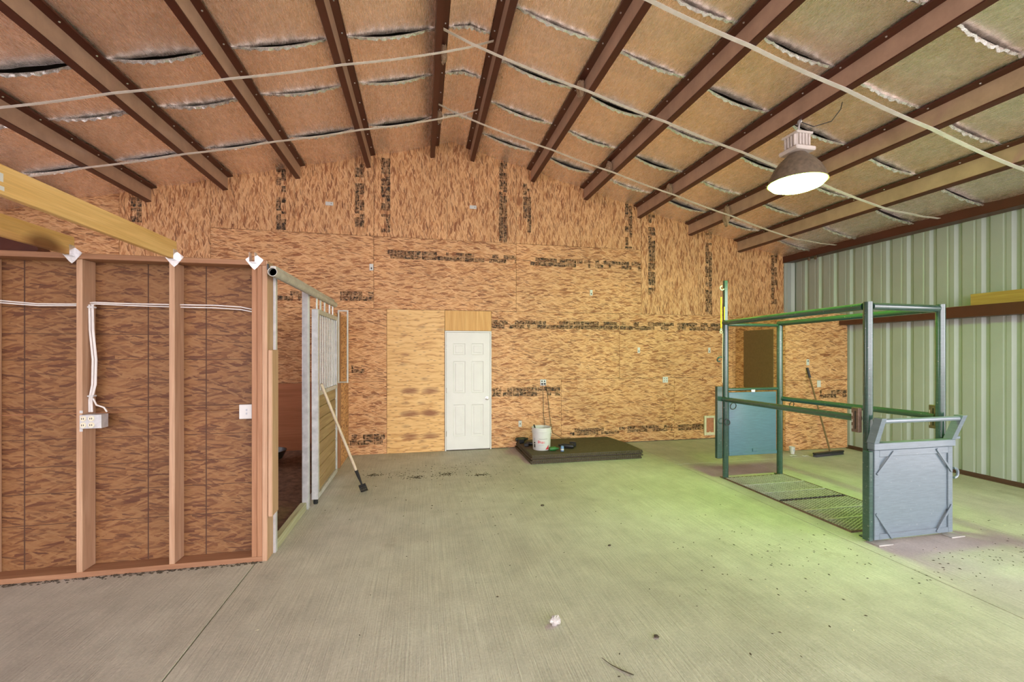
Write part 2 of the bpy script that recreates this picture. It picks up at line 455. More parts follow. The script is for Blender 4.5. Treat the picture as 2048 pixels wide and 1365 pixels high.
    def build(self, name, mat, parent=None, smooth=False, origin=None):
        xs = [p[0] for p in self.v]; ys = [p[1] for p in self.v]; zs = [p[2] for p in self.v]
        o = Vector(origin) if origin else Vector(((min(xs) + max(xs)) / 2, (min(ys) + max(ys)) / 2, min(zs)))
        me = bpy.data.meshes.new(name)
        me.from_pydata([(p[0] - o.x, p[1] - o.y, p[2] - o.z) for p in self.v], [], self.f)
        me.materials.append(M[mat])
        if smooth:
            me.polygons.foreach_set('use_smooth', [True] * len(me.polygons))
            try: me.set_sharp_from_angle(angle=math.radians(42))
            except Exception: pass
        me.update()
        import bmesh as _b
        bm = _b.new(); bm.from_mesh(me); _b.ops.recalc_face_normals(bm, faces=bm.faces); bm.to_mesh(me); bm.free()
        ob = bpy.data.objects.new(name, me)
        C.objects.link(ob)
        WL[ob] = o
        if parent is not None:
            ob.parent = parent; ob.location = o - WL[parent]
        else:
            ob.location = o
        return ob

def tag(o, label, cat, group=None, kind=None):
    if label: o['label'] = label
    if cat: o['category'] = cat
    if group: o['group'] = group
    if kind: o['kind'] = kind
    return o
def thing(name, loc, label, cat, group=None, kind=None):
    o = bpy.data.objects.new(name, None); C.objects.link(o)
    o.location = loc; o.empty_display_size = 0.1; WL[o] = Vector(loc)
    return tag(o, label, cat, group, kind)
def struct(o, label=None):
    o['kind'] = 'structure'
    if label: o['label'] = label
    return o
def dup(o, off, parent):
    c = o.copy(); C.objects.link(c)
    w = WL[o] + Vector(off); WL[c] = w
    c.parent = parent; c.location = w - (WL[parent] if parent else Vector((0, 0, 0)))
    return c
def B(*a, **k):
    return MB().box(*a, **k)

# ------------------------------------------------------------------ floor: concrete slabs with open joints
Y0, Y1 = -6.0, YB + 0.02
XL = -6.43
fl = struct(B(XL, Y0, -0.30, XR + 0.1, Y1 + .1, -0.12).build('floor', 'ground'), 'broom-finished concrete slab floor with saw-cut joints')
jx = [XL, -1.335, 3.80, XR + 0.1]
g = 0.004
for i in range(3):
    ys = [Y0, 0.9, Y1 + .1] if i < 2 else [Y0, 0.6, 5.9, Y1 + .1]
    if i == 1: ys = [Y0, Y1 + .1]
    if i == 0: ys = [Y0, Y1 + .1]
    for a, b in zip(ys[:-1], ys[1:]):
        B(jx[i] + g, a + g, -0.12, jx[i + 1] - g, b - g, 0.0, ch=0.003).build('concrete_slab', 'concrete', fl)
yard = struct(B(-40, -45, -0.36, 50, Y0 - 0.02, -0.05).build('trim_1', 'ground'), 'gravel yard outside the open barn end')
yard2 = struct(B(XR + 0.3, Y0, -0.36, 50, 30, -0.05).build('trim_2', 'ground'), 'gravel yard outside the side door')

# ------------------------------------------------------------------ roof: deck, foil blankets, seams, purlins
AP, XC, SL = 5.37, 0.51, 0.25
def zi(x): return AP - SL * abs(x - XC)
dk_ = MB()
for sgn, xe in ((1, XR + 0.15), (-1, XL - 0.15)):
    za, zb = AP + 0.16, AP + 0.16 - SL * abs(xe - XC)
    poly = [(XC, za), (xe, zb), (xe, zb + 0.05), (XC, za + 0.05)]
    dk_.prism(poly, 'y', Y0 - 0.2, Y1 + 0.15)
ceil_ = struct(dk_.build('ceiling', 'deck'), 'pitched roof lined with foil-faced insulation')
PX = [-6.15, -5.1, -4.044, -3.0, -1.946, -0.855, 0.198, 0.819, 1.911, 2.922, 3.998, 5.081, 6.178]
edges = [XL] + PX + [XR + 0.02]
seamR = [YB, 6.9, 6.0, 5.13, 4.30, 3.49, 2.70, 1.87, 1.02]
seamL = [YB, 6.62, 5.59, 4.79, 3.92, 3.06, 2.2, 1.35, 0.5]
NS, NJ = 12, 5
for bi in range(len(edges) - 1):
    xa, xb = edges[bi], edges[bi + 1]
    seams = seamR if xa > 0.5 else seamL
    bays = list(zip(seams[:-1], seams[1:])) + [(seams[-1], Y0)]
    ridge = abs((xa + xb) / 2 - XC) < 0.2
    for ri, (yf, yn) in enumerate(bays):
        rng = random.Random(bi * 100 + ri)
        sag = rng.uniform(0.02, 0.045) if not ridge else 0.01
        up = rng.uniform(0.004, 0.026); lo = rng.uniform(0.012, 0.036)
        if ridge: up, lo = 0.01, 0.012
        far_wall = yf >= YB - 0.01
        mb = MB(); vs = []; fs = []
        for j in range(NJ + 1):
            t = j / NJ                       # 0 at the far edge, 1 at the near edge
            y = yf + (yn - yf) * t
            for i in range(NS + 1):
                s = i / NS; x = xa + (xb - xa) * s
                hump = math.sin(PI * s)
                z = zi(x) - sag * hump + 0.004 * math.sin(i * 2.1 + j * 1.3 + bi)
                far_k = max(0, 1 - t / 0.3); near_k = max(0, (t - 0.7) / 0.3)
                if not far_wall: z += up * hump * far_k ** 2
                z -= lo * hump * near_k ** 2
                vs.append((x, y, z))
        for j in range(NJ):
            for i in range(NS):
                a = j * (NS + 1) + i
                fs.append((a, a + NS + 1, a + NS + 2, a + 1))
        mb.add(vs, fs)
        o = mb.build('insulation_blanket', 'foil', ceil_, smooth=True)
        # the folded foil tab along the near seam of this blanket
        if ri < len(bays) - 1:
            vs = []; fs = []; n = 40
            for i in range(n + 1):
                s = i / n; x = xa + (xb - xa) * (0.03 + 0.94 * s); hump = math.sin(PI * s)
                z = zi(x) - (sag + lo) * hump + 0.003
                d = (0.012 + 0.016 * hump) * (1 + 0.45 * math.sin(i * 1.9 + bi * 3 + ri) * rng.uniform(0.4, 1))
                wy = 0.007 * math.sin(i * 1.3 + ri * 2) + 0.006 * rng.uniform(-1, 1)
                vs += [(x, yn + 0.012, z + 0.004), (x, yn + wy - 0.012, z - d), (x, yn + wy - 0.03, z - d * 0.55), (x, yn - 0.02, z + 0.006)]
            for i in range(n):
                for k in range(3):
                    a = i * 4 + k
                    fs.append((a, a + 4, a + 5, a + 1))
            MB().add(vs, fs).build('seam_tab', 'foil_edge', ceil_, smooth=True)

ordn = ['first', 'second', 'third', 'fourth', 'fifth', 'sixth']
PB = 5.142
def zp(x): return PB - SL * abs(x - XC)            # underside of a purlin at x
left_ids = sorted([x for x in PX if x < XC], reverse=True); right_ids = sorted([x for x in PX if x > XC])
for x in PX:
    left = x < XC
    k = (left_ids if left else right_ids).index(x)
    if left and k > 5: continue
    sg = -1 if left else 1
    zb_, zt = zp(x), zi(x) + 0.008
    lab = 'dark red steel roof purlin, %s to the %s of the ridge' % (ordn[k], 'left' if left else 'right')
    p = thing('roof_purlin', (x, 0.8, zb_), lab, 'purlin', 'red steel roof purlins')
    ya, yb = Y0, YB + 0.005
    # Z section: bottom flange towards the eave, top flange towards the ridge
    t = 0.004
    B(x - t, ya, zb_, x + t, yb, zt, ch=0).build('web', 'steel_web_lit', p)
    f1 = MB(); fx = x + sg * 0.062
    f1.prism([(x - sg * t * 1.2, zb_ - .001), (fx, zb_ - SL * .062 - .001), (fx + sg * 0.012, zb_ + 0.012), (fx + sg * 0.012, zb_ + 0.017), (fx, zb_ - SL * .062 + .006), (x - sg * t * 1.2, zb_ + 0.012)], 'y', ya, yb - .001)
    f1.build('bottom_flange', 'steel_red', p)
    f2 = MB(); fx = x - sg * 0.075; zt = zt - 0.034
    f2.prism([(x + sg * t * 1.2, zt - 0.012), (fx, zt - 0.006 + SL * .07), (fx - sg * 0.005, zt - 0.012 + SL * 0.07), (fx - sg * .005, zt + 0.008 + SL * .07), (x + sg * t * 1.2, zt + 0.002)], 'y', ya, yb - .001)
    f2.build('top_flange', 'steel_red', p)
    sc0 = None
    for q in range(14):
        yy = 7.2 - q * 0.42
        off = (0, yy - 7.2, 0)
        if sc0 is None:
            sc0 = MB().lathe([(0.0, -0.010), (0.007, -0.008), (0.010, 0.0)], (x - sg * 0.042, yy, zt - 0.008 + SL * .042), 6).build('screw', 'screw', p)
        else:
            dup(sc0, off, p)

# eave strut on the right wall and the high girt end at the far left
ev = MB()
ZE = 3.54
es = thing('eave_strut', (7.25, 0.8, ZE), 'deep dark red eave beam along the top of the ribbed metal wall', 'beam')
B(7.245, Y0, ZE + .004, 7.256, YB, zi(7.25) + 0.01).build('web', 'steel_red', es)
B(7.245, Y0, ZE, XR - 0.005, YB, ZE + 0.006).build('bottom_flange', 'steel_red', es)
hb = MB().prism([(-6.40, 3.08), (-5.36, 3.10), (-5.30, 3.16), (-5.42, 3.40), (-6.40, 3.52)], 'y', 7.28, 7.49)
tag(hb.build('frame_haunch', 'steel_red'), 'dark red steel stub beyond the stall at the far left', 'beam')

# ------------------------------------------------------------------ white bracing straps under the purlins
def strap(pts, w, name, label, y):
    """flat band through the points (x, z), w wide along y, 2 mm thick"""
    vs = []; fs = []
    P = []
    for (x0, z0), (x1, z1) in zip(pts[:-1], pts[1:]):
        n = max(2, int(abs(x1 - x0) / 0.2))
        for i in range(n):
            s = i / n; P.append((x0 + (x1 - x0) * s, z0 + (z1 - z0) * s - 0.012 * math.sin(PI * s)))
    P.append(pts[-1])
    for i, (x, z) in enumerate(P):
        yy = y(x) if callable(y) else y
        for dy, dz in ((-w / 2, -0.0015), (w / 2, -0.0015), (w / 2, 0.0015), (-w / 2, 0.0015)):
            vs.append((x, yy + dy, z + dz))
    for i in range(len(P) - 1):
        for k in range(4):
            k2 = (k + 1) % 4
            fs.append((i * 4 + k, i * 4 + k2, i * 4 + 4 + k2, i * 4 + 4 + k))
    fs.append((3, 2, 1, 0)); n = len(P) * 4; fs.append((n - 4, n - 3, n - 2, n - 1))
    return tag(MB().add(vs, fs).build(name, 'strap', smooth=False), label, 'strap', 'white bracing straps under the roof')
u_ = -0.006
LP = [x for x in PX if x < XC]; RP = [x for x in PX if x > XC]
def low(x): return zp(x) + u_ - (0.0 if abs(x - XC) > .4 else 0)
Lpts = [(x, low(x)) for x in LP if x > -6]
Rpts = [(x, low(x)) for x in RP]
strap([(-6.2, zp(-6.2))] + Lpts + [(0.795, zi(0.8) - 0.03)], 0.042, 'bracing_strap', 'white flat strap nearest the back wall, left roof slope', 6.25)
strap([(0.222, zi(0.2) - 0.03)] + Rpts + [(6.62, zp(6.6) + 0.045), (7.22, zi(7.25) - 0.06)], 0.042, 'bracing_strap', 'white flat strap nearest the back wall, right roof slope', lambda x: 6.22 + 0.015 * x)
strap([(-6.2, zp(-6.2))] + Lpts + [(0.795, zi(0.8) - 0.03)], 0.036, 'bracing_strap', 'white flat strap second from the back wall, left roof slope', lambda x: 4.85 - .025 * x)
strap([(0.222, zi(0.2) - 0.03)] + Rpts + [(6.62, zp(6.6) + 0.045), (7.22, zi(7.25) - 0.06)], 0.042, 'bracing_strap', 'white flat strap passing behind the hanging lamp, right roof slope', 4.76)
strap([(0.222, zi(0.2) - 0.03)] + Rpts + [(6.62, zp(6.6) + 0.045), (7.22, zi(7.25) - 0.06)], 0.044, 'bracing_strap', 'white flat strap in front of the lamp, nearest the camera', 3.41)

# ------------------------------------------------------------------ back wall: strand-board sheets on a backing
wbk = struct(MB().prism([(XL - .05, -0.1), (XR + .1, -0.1), (XR + .1, 3.70), (XC, 5.50), (XL - .05, 3.70)], 'y', YB + 0.016, YB + 0.06).build('wall_back', 'deck'), 'gable end wall sheathed in oriented strand board')
gp = 0.0022
stamp_n = [0]
def stamp(parent, x0, x1, z0, z1, y, vertical=False):
    """thin printed band, 0.6 mm proud of the sheet; uv x runs along the lettering in metres"""
    me = bpy.data.meshes.new('ink_stamp')
    vs = [(x0, 0, z0), (x1, 0, z0), (x1, 0, z1), (x0, 0, z1)]
    cx, cz = (x0 + x1) / 2, (z0 + z1) / 2
    me.from_pydata([(a - cx, 0, b - cz) for a, _, b in vs], [], [(0, 1, 2, 3)])
    uvl = me.uv_layers.new(name='UVMap')
    off = stamp_n[0] * 3.37; stamp_n[0] += 1
    L, Hh = x1 - x0, z1 - z0
    q = [(off, 0), (off + L, 0), (off + L, 1), (off, 1)] if not vertical else [(off, 0), (off, 1), (off + Hh, 1), (off + Hh, 0)]
    for i, c_ in enumerate(q): uvl.data[i].uv = c_
    me.materials.append(M['ink'])
    o = bpy.data.objects.new('ink_stamp', me); C.objects.link(o)
    w = Vector((cx, y - 0.0008, cz)); WL[o] = w
    o.parent = parent; o.location = w - WL[parent]
    return o
def sheet(x0, x1, z0, z1, mat, zfun=None, y=YB, parent=None, name='osb_sheet'):
    dy = R.uniform(-0.0025, 0.0015)
    zt = z1
    if zfun:
        xs = [x0 + gp] + ([XC] if x0 < XC < x1 else []) + [x1 - gp]
        poly = [(x0 + gp, z0 + gp), (x1 - gp, z0 + gp)] + [(x, zfun(x)) for x in xs[::-1]]
        o = MB().prism(poly, 'y', y + dy, y + 0.014).build(name, mat, parent or wbk)
    else:
        o = B(x0 + gp, y + dy, z0 + gp, x1 - gp, y + 0.014, z1 - gp, ch=0.0012).build(name, mat, parent or wbk)
    o['front'] = y + dy
    return o
H1, H2, H3 = 1.219, 2.438, 3.658
roofz = lambda x: zi(x) + 0.02
XE = 7.265
S = {}
# lowest row
for i, (a, b) in enumerate([(-6.4, -5.47), (-5.47, -3.03), (-3.03, -0.592), (1.19, 2.48), (2.48, 4.77), (4.77, XR)]):
    S['a%d' % i] = sheet(a, b, 0.012 if b > 0 else 0.0, H1, 'osb_h')
for i, (a, b) in enumerate([(-6.4, -5.47), (-5.47, -3.03), (-3.03, -0.592), (1.19, 3.63), (3.63, 6.07), (6.07, XE)]):
    S['b%d' % i] = sheet(a, b, H1, H2, 'osb_h')
for i, (a, b) in enumerate([(-6.4, -4.46), (-3.24, -0.802), (-0.802, 1.636), (1.636, 4.074)]):
    S['c%d' % i] = sheet(a, b, H2, H3 if a > -4 else roofz(-6.2), 'osb_h', zfun=roofz if a < -4 else None)
S['d0'] = sheet(-4.46, -3.24, H2, 0, 'osb_v', roofz)
for i in range(6):
    a = -3.24 + 1.219 * i
    S['d%d' % (i + 1)] = sheet(a, a + 1.219, H3, 0, 'osb_v', roofz)
for i, (a, b) in enumerate([(4.074, 5.293), (5.293, 6.512), (6.512, XE)]):
    S['e%d' % i] = sheet(a, b, H2, 0, 'osb_v', roofz)
S['ply'] = sheet(-0.592, 0.372, 0.0, 2.438, 'ply', name='plywood_sheet')
S['plyt'] = sheet(0.372, 1.19, 2.085, 2.438, 'ply_up', name='plywood_sheet')
def st(key, *a, **k): stamp(S[key], *a, y=S[key]['front'], **k)
vw = 0.075
for key, x, z0, z1 in [('d0', -4.241, 3.68, 4.055), ('d1', -2.229, 3.68, 4.66), ('d2', -1.03, 3.79, 4.93), ('d3', -0.613, 3.73, 4.98), ('d4', 1.397, 3.67, 5.11),
                       ('d5', 1.836, 3.87, 4.74), ('d6', 3.813, 3.67, 4.52), ('e0', 4.29, 2.81, 4.35), ('e1', 5.522, 2.46, 4.07), ('e2', 7.034, 2.68, 3.70)]:
    st(key, x - vw, x + vw, z0, z1, vertical=True)
for key, x0, x1, z0, z1 in [('c2', -0.58, 1.63, 3.29, 3.44), ('c3', 1.9, 4.06, 3.27, 3.42), ('c1', -2.39, -1.72, 2.54, 2.70), ('c1', -1.335, -0.81, 2.56, 2.72),
                            ('b3', 1.2, 3.62, 2.13, 2.28), ('b4', 3.64, 5.78, 2.13, 2.28), ('b2', -1.156, -0.942, 1.36, 1.5), ('a3', 1.2, 2.46, 0.915, 1.08),
                            ('a2', -1.18, -0.62, 0.155, 0.34), ('a4', 2.65, 3.74, 0.17, 0.30), ('a4', 3.79, 4.735, 0.185, 0.31), ('a5', 4.84, 5.78, 0.185, 0.30)]:
    st(key, x0, x1, z0, z1)

# white metal return in the right-hand corner
struct(MB().prism([(XE, YB - 0.02), (XE + .03, YB - 0.02), (XE + .045, YB - .05), (XR - .05, YB - .05), (XR, YB - .09), (XR, YB + .014), (XE, YB + .014)], 'z', H2 + .02, 3.70).build('trim_3', 'panel_metal'), 'white metal corner flashing')

# ------------------------------------------------------------------ six-panel door
d1 = thing('door_1', (0.78, YB - 0.01, 0), 'white six-panel door with round knob in the strand-board wall', None, kind='structure')
B(0.376, YB - .022, 0.0, 0.398, YB + .013, 2.082, ch=.002).build('jamb', 'door_white', d1)
B(1.164, YB - .022, 0.0, 1.186, YB + .013, 2.082, ch=.002).build('jamb', 'door_white', d1)
B(0.398, YB - .022, 2.058, 1.164, YB + .013, 2.082, ch=.002).build('jamb', 'door_white', d1)
dx0, dx1, dz0, dz1 = 0.402, 1.160, 0.02, 2.054
yf = YB - 0.017
slab = B(dx0, yf + .010, dz0, dx1, YB + .012, dz1).build('door_slab', 'door_white', d1)
cols = [(dx0 + 0.115, dx0 + 0.325), (dx0 + 0.433, dx0 + 0.643)]
rows = [(0.245, 0.80), (1.00, 1.555), (1.665, 1.865)]
fr = MB()
xsb = [dx0, cols[0][0], cols[0][1], cols[1][0], cols[1][1], dx1]
zsb = [dz0, rows[0][0], rows[0][1], rows[1][0], rows[1][1], rows[2][0], rows[2][1], dz1]
for i in range(5):
    for j in range(7):
        if i in (1, 3) and j in (1, 3, 5): continue
        fr.box(xsb[i], yf, zsb[j], xsb[i + 1], yf + .0098, zsb[j + 1])
fr.build('stile_and_rail_face', 'door_white', slab)
for cx0, cx1 in cols:
    for rz0, rz1 in rows:
        m = MB(); i1, i2 = 0.012, 0.034
        ring = lambda k, y: [(cx0 + k, y, rz0 + k), (cx1 - k, y, rz0 + k), (cx1 - k, y, rz1 - k), (cx0 + k, y, rz1 - k)]
        vs = ring(0, yf) + ring(i1, yf + .008) + ring(i2, yf + .0075) + ring(i2 + .012, yf + .002)
        fs = []
        for q in range(3):
            for k in range(4):
                fs.append((q * 4 + k, q * 4 + (k + 1) % 4, q * 4 + 4 + (k + 1) % 4, q * 4 + 4 + k))
        fs.append((12, 13, 14, 15))
        m.add(vs, fs).build('door_panel', 'door_white', slab)
kn = MB().lathe([(0.0, -0.062), (0.018, -0.060), (0.027, -0.048), (0.027, -0.038), (0.014, -0.026), (0.011, -0.012), (0.031, -0.008), (0.033, 0.0)], (1.108, yf, 0.90), 20, 'y')
kn.build('door_knob', 'chrome', d1, smooth=True)
for hz in (0.30, 1.05, 1.80):
    MB().tube([(0.3995, yf - .004, hz - .045), (0.3995, yf - .004, hz + .045)], 0.006, 8).build('hinge', 'chrome', d1)

# ------------------------------------------------------------------ right wall: ribbed metal, girt, base angle
def rib_profile(ya, yb):
    pts = []; pitch = 0.3065
    y = 4.708 - pitch * math.ceil((4.708 - ya) / pitch)
    while y < yb + pitch:
        for dy, d in ((-0.150, 0), (-0.075, 0), (-0.045, 0.03), (-0.012, 0.03), (0.022, 0.0), (0.072, 0), (0.082, .005), (0.097, .005), (0.107, 0), (0.1370, 0)):
            pts.append((y + dy, d))
        # the second small bead
        y += pitch
    return [(ya, 0.0)] + [(a, d) for a, d in pts if ya + .002 < a < yb - .002] + [(yb, 0.0)]
def ribbed(ya, yb, z0, z1):
    pr = rib_profile(ya, yb); vs = []; fs = []
    for a, d in pr: vs += [(XR + d, a, z0), (XR + d, a, z1)]
    for i in range(len(pr) - 1): fs.append((2 * i, 2 * i + 1, 2 * i + 3, 2 * i + 2))
    return MB().add(vs, fs)
DOOR_Y = 1.4
wr = struct(B(XR + 0.05, DOOR_Y, -.1, XR + 0.09, YB + .07, 3.72).build('wall_right', 'outer'), 'white ribbed metal side wall')
ribs = [YB + .01, 6.702, 5.7825, 4.863, 3.9435, DOOR_Y]
for b, a in zip(ribs[:-1], ribs[1:]):
    ribbed(a, b, 0.0, 3.66).build('metal_panel', 'panel_metal', wr, smooth=False)
wr2 = struct(B(XR + 0.05, Y0, 3.3, XR + 0.09, DOOR_Y, 3.72).build('wall_right_header', 'outer'), 'wall strip above the open side door')
wr3 = struct(B(XR + 0.05, Y0, -.1, XR + 0.09, -3.6, 3.3).build('wall_right_return', 'outer'), 'wall beyond the open side door')
wl = struct(B(XL - .06, Y0, -.1, XL - .02, 4.5, 3.8).box(XL - .06, 6.9, -.1, XL - .02, YB + .07, 3.8).box(XL - .06, 4.5, -.1, XL - .02, 6.9, .9).box(XL - .06, 4.5, 2.5, XL - .02, 6.9, 3.8).build('wall_left', 'outer'), 'metal side wall behind the stall with an opening added to light the stall')  # unseen opening, added to let daylight into the dark stall
struct(B(-50, Y0, -0.36, XL - .3, 30, -0.05).build('trim_4', 'ground'), 'gravel yard outside the added wall opening')
struct(B(XR - 0.055, DOOR_Y, 0.0, XR + 0.005, 6.29, 0.012, ch=.002).add([], []).box(XR - 0.008, DOOR_Y, 0.012, XR + .004, 6.29, 0.055).build('baseboard_right', 'base_dark'), 'dark red base angle below the metal wall')
gt = thing('wall_girt', (7.3, DOOR_Y, 2.2), 'dark red horizontal girt halfway up the ribbed metal wall', 'beam')
B(7.247, DOOR_Y, 2.20, 7.253, 6.285, 2.345).build('flange', 'steel_red', gt)
B(7.247, DOOR_Y, 2.193, XR - 0.003, 6.285, 2.20).build('web', 'steel_red', gt)
MB().prism([(7.253, 2.338), (7.253, 2.345), (7.275, 2.352), (7.275, 2.345)], 'y', DOOR_Y, 6.285).build('lip', 'steel_web_lit', gt)
tag(B(7.262, 2.7, 2.346, 7.30, 4.43, 2.50, ch=.003).build('plank', 'plank'), 'yellow wooden plank standing on the red wall girt', 'plank')
tag(B(7.285, 6.93, ZE - 0.06, 7.315, 6.96, ZE - .0005, ch=.004).add([], []).box(7.285, 6.78, ZE - .065, 7.31, 6.83, ZE - .0005, ch=.004).build('wire_clip', 'rust'), 'small rusty clips under the red eave beam near the corner', 'clip')

# ------------------------------------------------------------------ closet in the far right corner
cl = thing('closet', (6.8, 6.9, 0), 'low strand-board closet boxed into the far right corner', 'closet')
CXl, CY, CZ = 6.135, 6.30, 2.40
def csheet(x0, x1, z0, z1): return B(x0 + gp, CY, z0 + gp, x1 - gp, CY + .012, z1 - gp, ch=.001).build('osb_sheet', 'osb_h', cl)
cs1 = csheet(CXl, XR - .008, 0.004, H1); cs2 = csheet(CXl, XR - .008, H1, CZ)
stamp(cs1, 6.85, 7.42, 0.90, 1.04, CY)
B(CXl - .004, CY + .013, 0.004, CXl + .008, YB - .006, H1 - gp, ch=.001).build('osb_sheet', 'osb_side', cl)
B(CXl - .004, CY + .013, H1, CXl + .008, YB - .006, CZ, ch=.001).build('osb_sheet', 'osb_side', cl)
B(CXl + .01, CY + .013, CZ - .03, XR - .01, YB - .006, CZ, ch=.001).build('lid', 'osb_h', cl)
bd = B(CXl - .016, 6.55, 1.03, CXl - .0045, 7.27, 2.125, ch=.002).build('board', 'cork')
tag(bd, 'brown hardboard panel on the shaded closet side', 'board')

# ------------------------------------------------------------------ wall plates and outlets
def plate(x, z, y, w, h, label, sockets, name='wall_plate', cat='outlet', mat='plastic'):
    t = thing(name, (x, y, z), label, cat)
    B(x - w / 2, y - .012, z - h / 2, x + w / 2, y - .0015, z + h / 2, ch=.003).build('cover', mat, t)
    for sx, sz, sw, sh in sockets:
        B(x + sx - sw / 2, y - .0135, z + sz - sh / 2, x + sx + sw / 2, y - .0121, z + sz + sh / 2).build('socket', 'slot', t)
    return t
two = [(0, .022, .022, .02), (0, -.022, .022, .02)]
four = [(-.024, .022, .024, .024), (.024, .022, .024, .024), (-.024, -.022, .024, .024), (.024, -.022, .024, .024)]
YW = YB - 0.004
q1 = plate(2.135, 1.162, YW, .112, .112, 'white quad outlet with two black cords, right of the door', four, 'outlet')
plate(4.575, 1.179, YW, .112, .112, 'white quad outlet on bare strand board, right of the mat stack', [(a, b, .014, .014) for a, b, c, d in four], 'outlet')
plate(1.707, 0.429, YW, .06, .11, 'small white wall plate low down left of the white bucket', [(0, 0, .012, .03)])
plate(4.019, 1.748, YW, .05, .105, 'white slim wall plate midway between door and chute, above the bare outlet', [(0, -.02, .014, .03)])
plate(5.533, 1.748, YW, .05, .105, 'white slim wall plate just left of the tall chute post', [(0, -.02, .014, .03)])
plate(3.059, 2.815, YW, .052, .105, 'white slim wall plate high on the wall, right of the door', [(0, -.02, .016, .03)])
plate(-0.839, 3.133, YW, .062, .11, 'white wall plate high on the wall above the plywood sheet', [(0, -.02, .02, .03)])
plate(-1.498, 4.149, YW, .12, .06, 'white horizontal plate near the roof, left of the ridge', [(.03, 0, .012, .012)])
plate(0.863, 4.252, YW, .12, .06, 'white horizontal plate near the roof, right of the ridge', [(.03, 0, .012, .012)])
plate(6.589, 1.536, CY, .055, .105, 'white wall plate on the closet just above the push broom handle', [(0, .02, .016, .03)])
plate(6.82, 1.156, CY, .075, .12, 'white rocker switch plate on the closet right of the push broom', [])
# framed flap low on the wall
vt = thing('pet_door', (5.54, YW, .27), 'ivory framed copper coloured flap low on the wall beside the chute', 'pet door')
x0, x1, z0, z1 = 5.411, 5.667, .075, .459
for a in ((x0, z0, x0 + .045, z1), (x1 - .045, z0, x1, z1), (x0 + .045, z0, x1 - .045, z0 + .055), (x0 + .045, z1 - .045, x1 - .045, z1)):
    B(a[0], YW - .03, a[1], a[2], YW - .0015, a[3], ch=.004).build('frame', 'ivory', vt)
B(x0 + .045, YW - .014, z0 + .055, x1 - .045, YW - .002, z1 - .045).build('flap', 'copper', vt)
B(x0 + .11, YW - .018, z0 + .057, x1 - .11, YW - .0145, z0 + .07).build('latch', 'ivory', vt)
# cords from the quad outlet
def plug(dx, dz):
    return MB().box(2.135 + dx - .014, YW - .045, 1.162 + dz - .014, 2.135 + dx + .014, YW - .014, 1.162 + dz + .014, ch=.004)
cd1 = thing('power_cord', (2.13, YW - .02, 1.16), 'black cord hanging straight down from the quad outlet, left one', 'cord')
plug(-.024, -.022).build('plug', 'black', cd1)
MB().tube([(2.111, YW - .04, 1.14), (2.118, YW - .035, 1.09), (2.13, YW - .03, .9), (2.135, YW - .03, .6), (2.16, YW - .03, .40), (2.16, YW - .05, .22)], .0045, 6).build('cable', 'black', cd1, True)
cd2 = thing('power_cord', (2.16, YW - .02, 1.16), 'black cord from the quad outlet bowing to the right behind the bucket', 'cord')
plug(.024, -.022).build('plug', 'black', cd2)
MB().tube([(2.159, YW - .04, 1.14), (2.19, YW - .035, 1.06), (2.215, YW - .03, .9), (2.24, YW - .03, .65), (2.27, YW - .03, .42), (2.30, YW - .06, .25), (2.45, YW - .12, .165), (2.62, YW - .10, .165)], .0045, 6).build('cable', 'black', cd2, True)

# ------------------------------------------------------------------ stall: front stud wall
SY = 3.87                       # front face of the studs
sw = thing('stall_wall', (-2.3, SY + .07, 0), 'open stud wall of the horse stall with strand board behind', 'stall wall')
xe_ = -1.262
B(-4.6, SY, 0, xe_, SY + .14, .042, ch=.003).build('bottom_plate', 'plate', sw)
B(-4.6, SY - .008, 2.432, xe_, SY + .14, 2.474, ch=.003).build('top_plate', 'plate', sw)
for xs in (-3.80, -3.19, -2.58, -1.962):
    B(xs, SY, .042, xs + .039, SY + .14, 2.432, ch=.003).build('stud', 'stud', sw)
for xs in (-1.37, -1.330):
    B(xs, SY, .042, xs + .0385, SY + .14, 2.432, ch=.003).build('stud', 'post_wood', sw)
B(-1.291, SY - .002, .0, -1.252, SY + .14, 2.474, ch=.003).build('stud', 'stud', sw)
pb = [(-4.6, -3.30), (-3.30, -1.30)]
for (a, b) in pb:
    for z0, z1 in ((0.03, 1.235), (1.235, 2.45)):
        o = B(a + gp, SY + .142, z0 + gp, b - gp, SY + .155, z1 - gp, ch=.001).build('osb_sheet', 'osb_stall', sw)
        ln = MB()
        for z in ((0.377, 0.618, 0.826, 1.04) if z0 < 1 else (1.279, 1.66, 1.864, 2.07)):
            ln.box(a + .01, SY + .1412, z - .0025, b - .01, SY + .142, z + .0025)
        for x in (-3.60, -3.01, -2.180, -1.762):
            if a < x < b: ln.box(x - .004, SY + .1411, z0 + .01, x + .004, SY + .142, z1 - .01)
        ln.build('nailing_lines', 'line', o)

# joists and hangers
def hanger(x, label, joist):
    h = thing('joist_hanger', (x, SY - .01, 2.44), label, 'joist hanger', 'metal joist hangers on the stall top plate')
    zb = 2.442; yq = SY - .0098; w = .021
    # face plate: a diamond with a notch for the timber, then seat and cheeks
    c = 2.455
    for sg in (-1, 1):
        poly = [(x, c - .062), (x + sg * w, c - .042), (x + sg * .062, c + .012), (x + sg * .066, c + .022), (x + sg * w, c + .058), (x + sg * w, c - .006), (x, c - .006)]
        MB().prism(poly, 'y', yq - .0015, yq).build('face_plate', 'zinc', h)
        B(x + sg * w - (.001 if sg > 0 else -.001), yq - .055, c - .006, x + sg * w, yq - .0016, c + .07).build('cheek', 'zinc', h)
    B(x - w, yq - .055, c - .0085, x + w, yq - .0016, c - .0062).build('seat', 'zinc', h)
    return h
hanger(-1.920, 'zinc joist hanger holding the long yellow joist', True)
hanger(-2.600, 'zinc joist hanger holding the shorter joist at the far left', True)
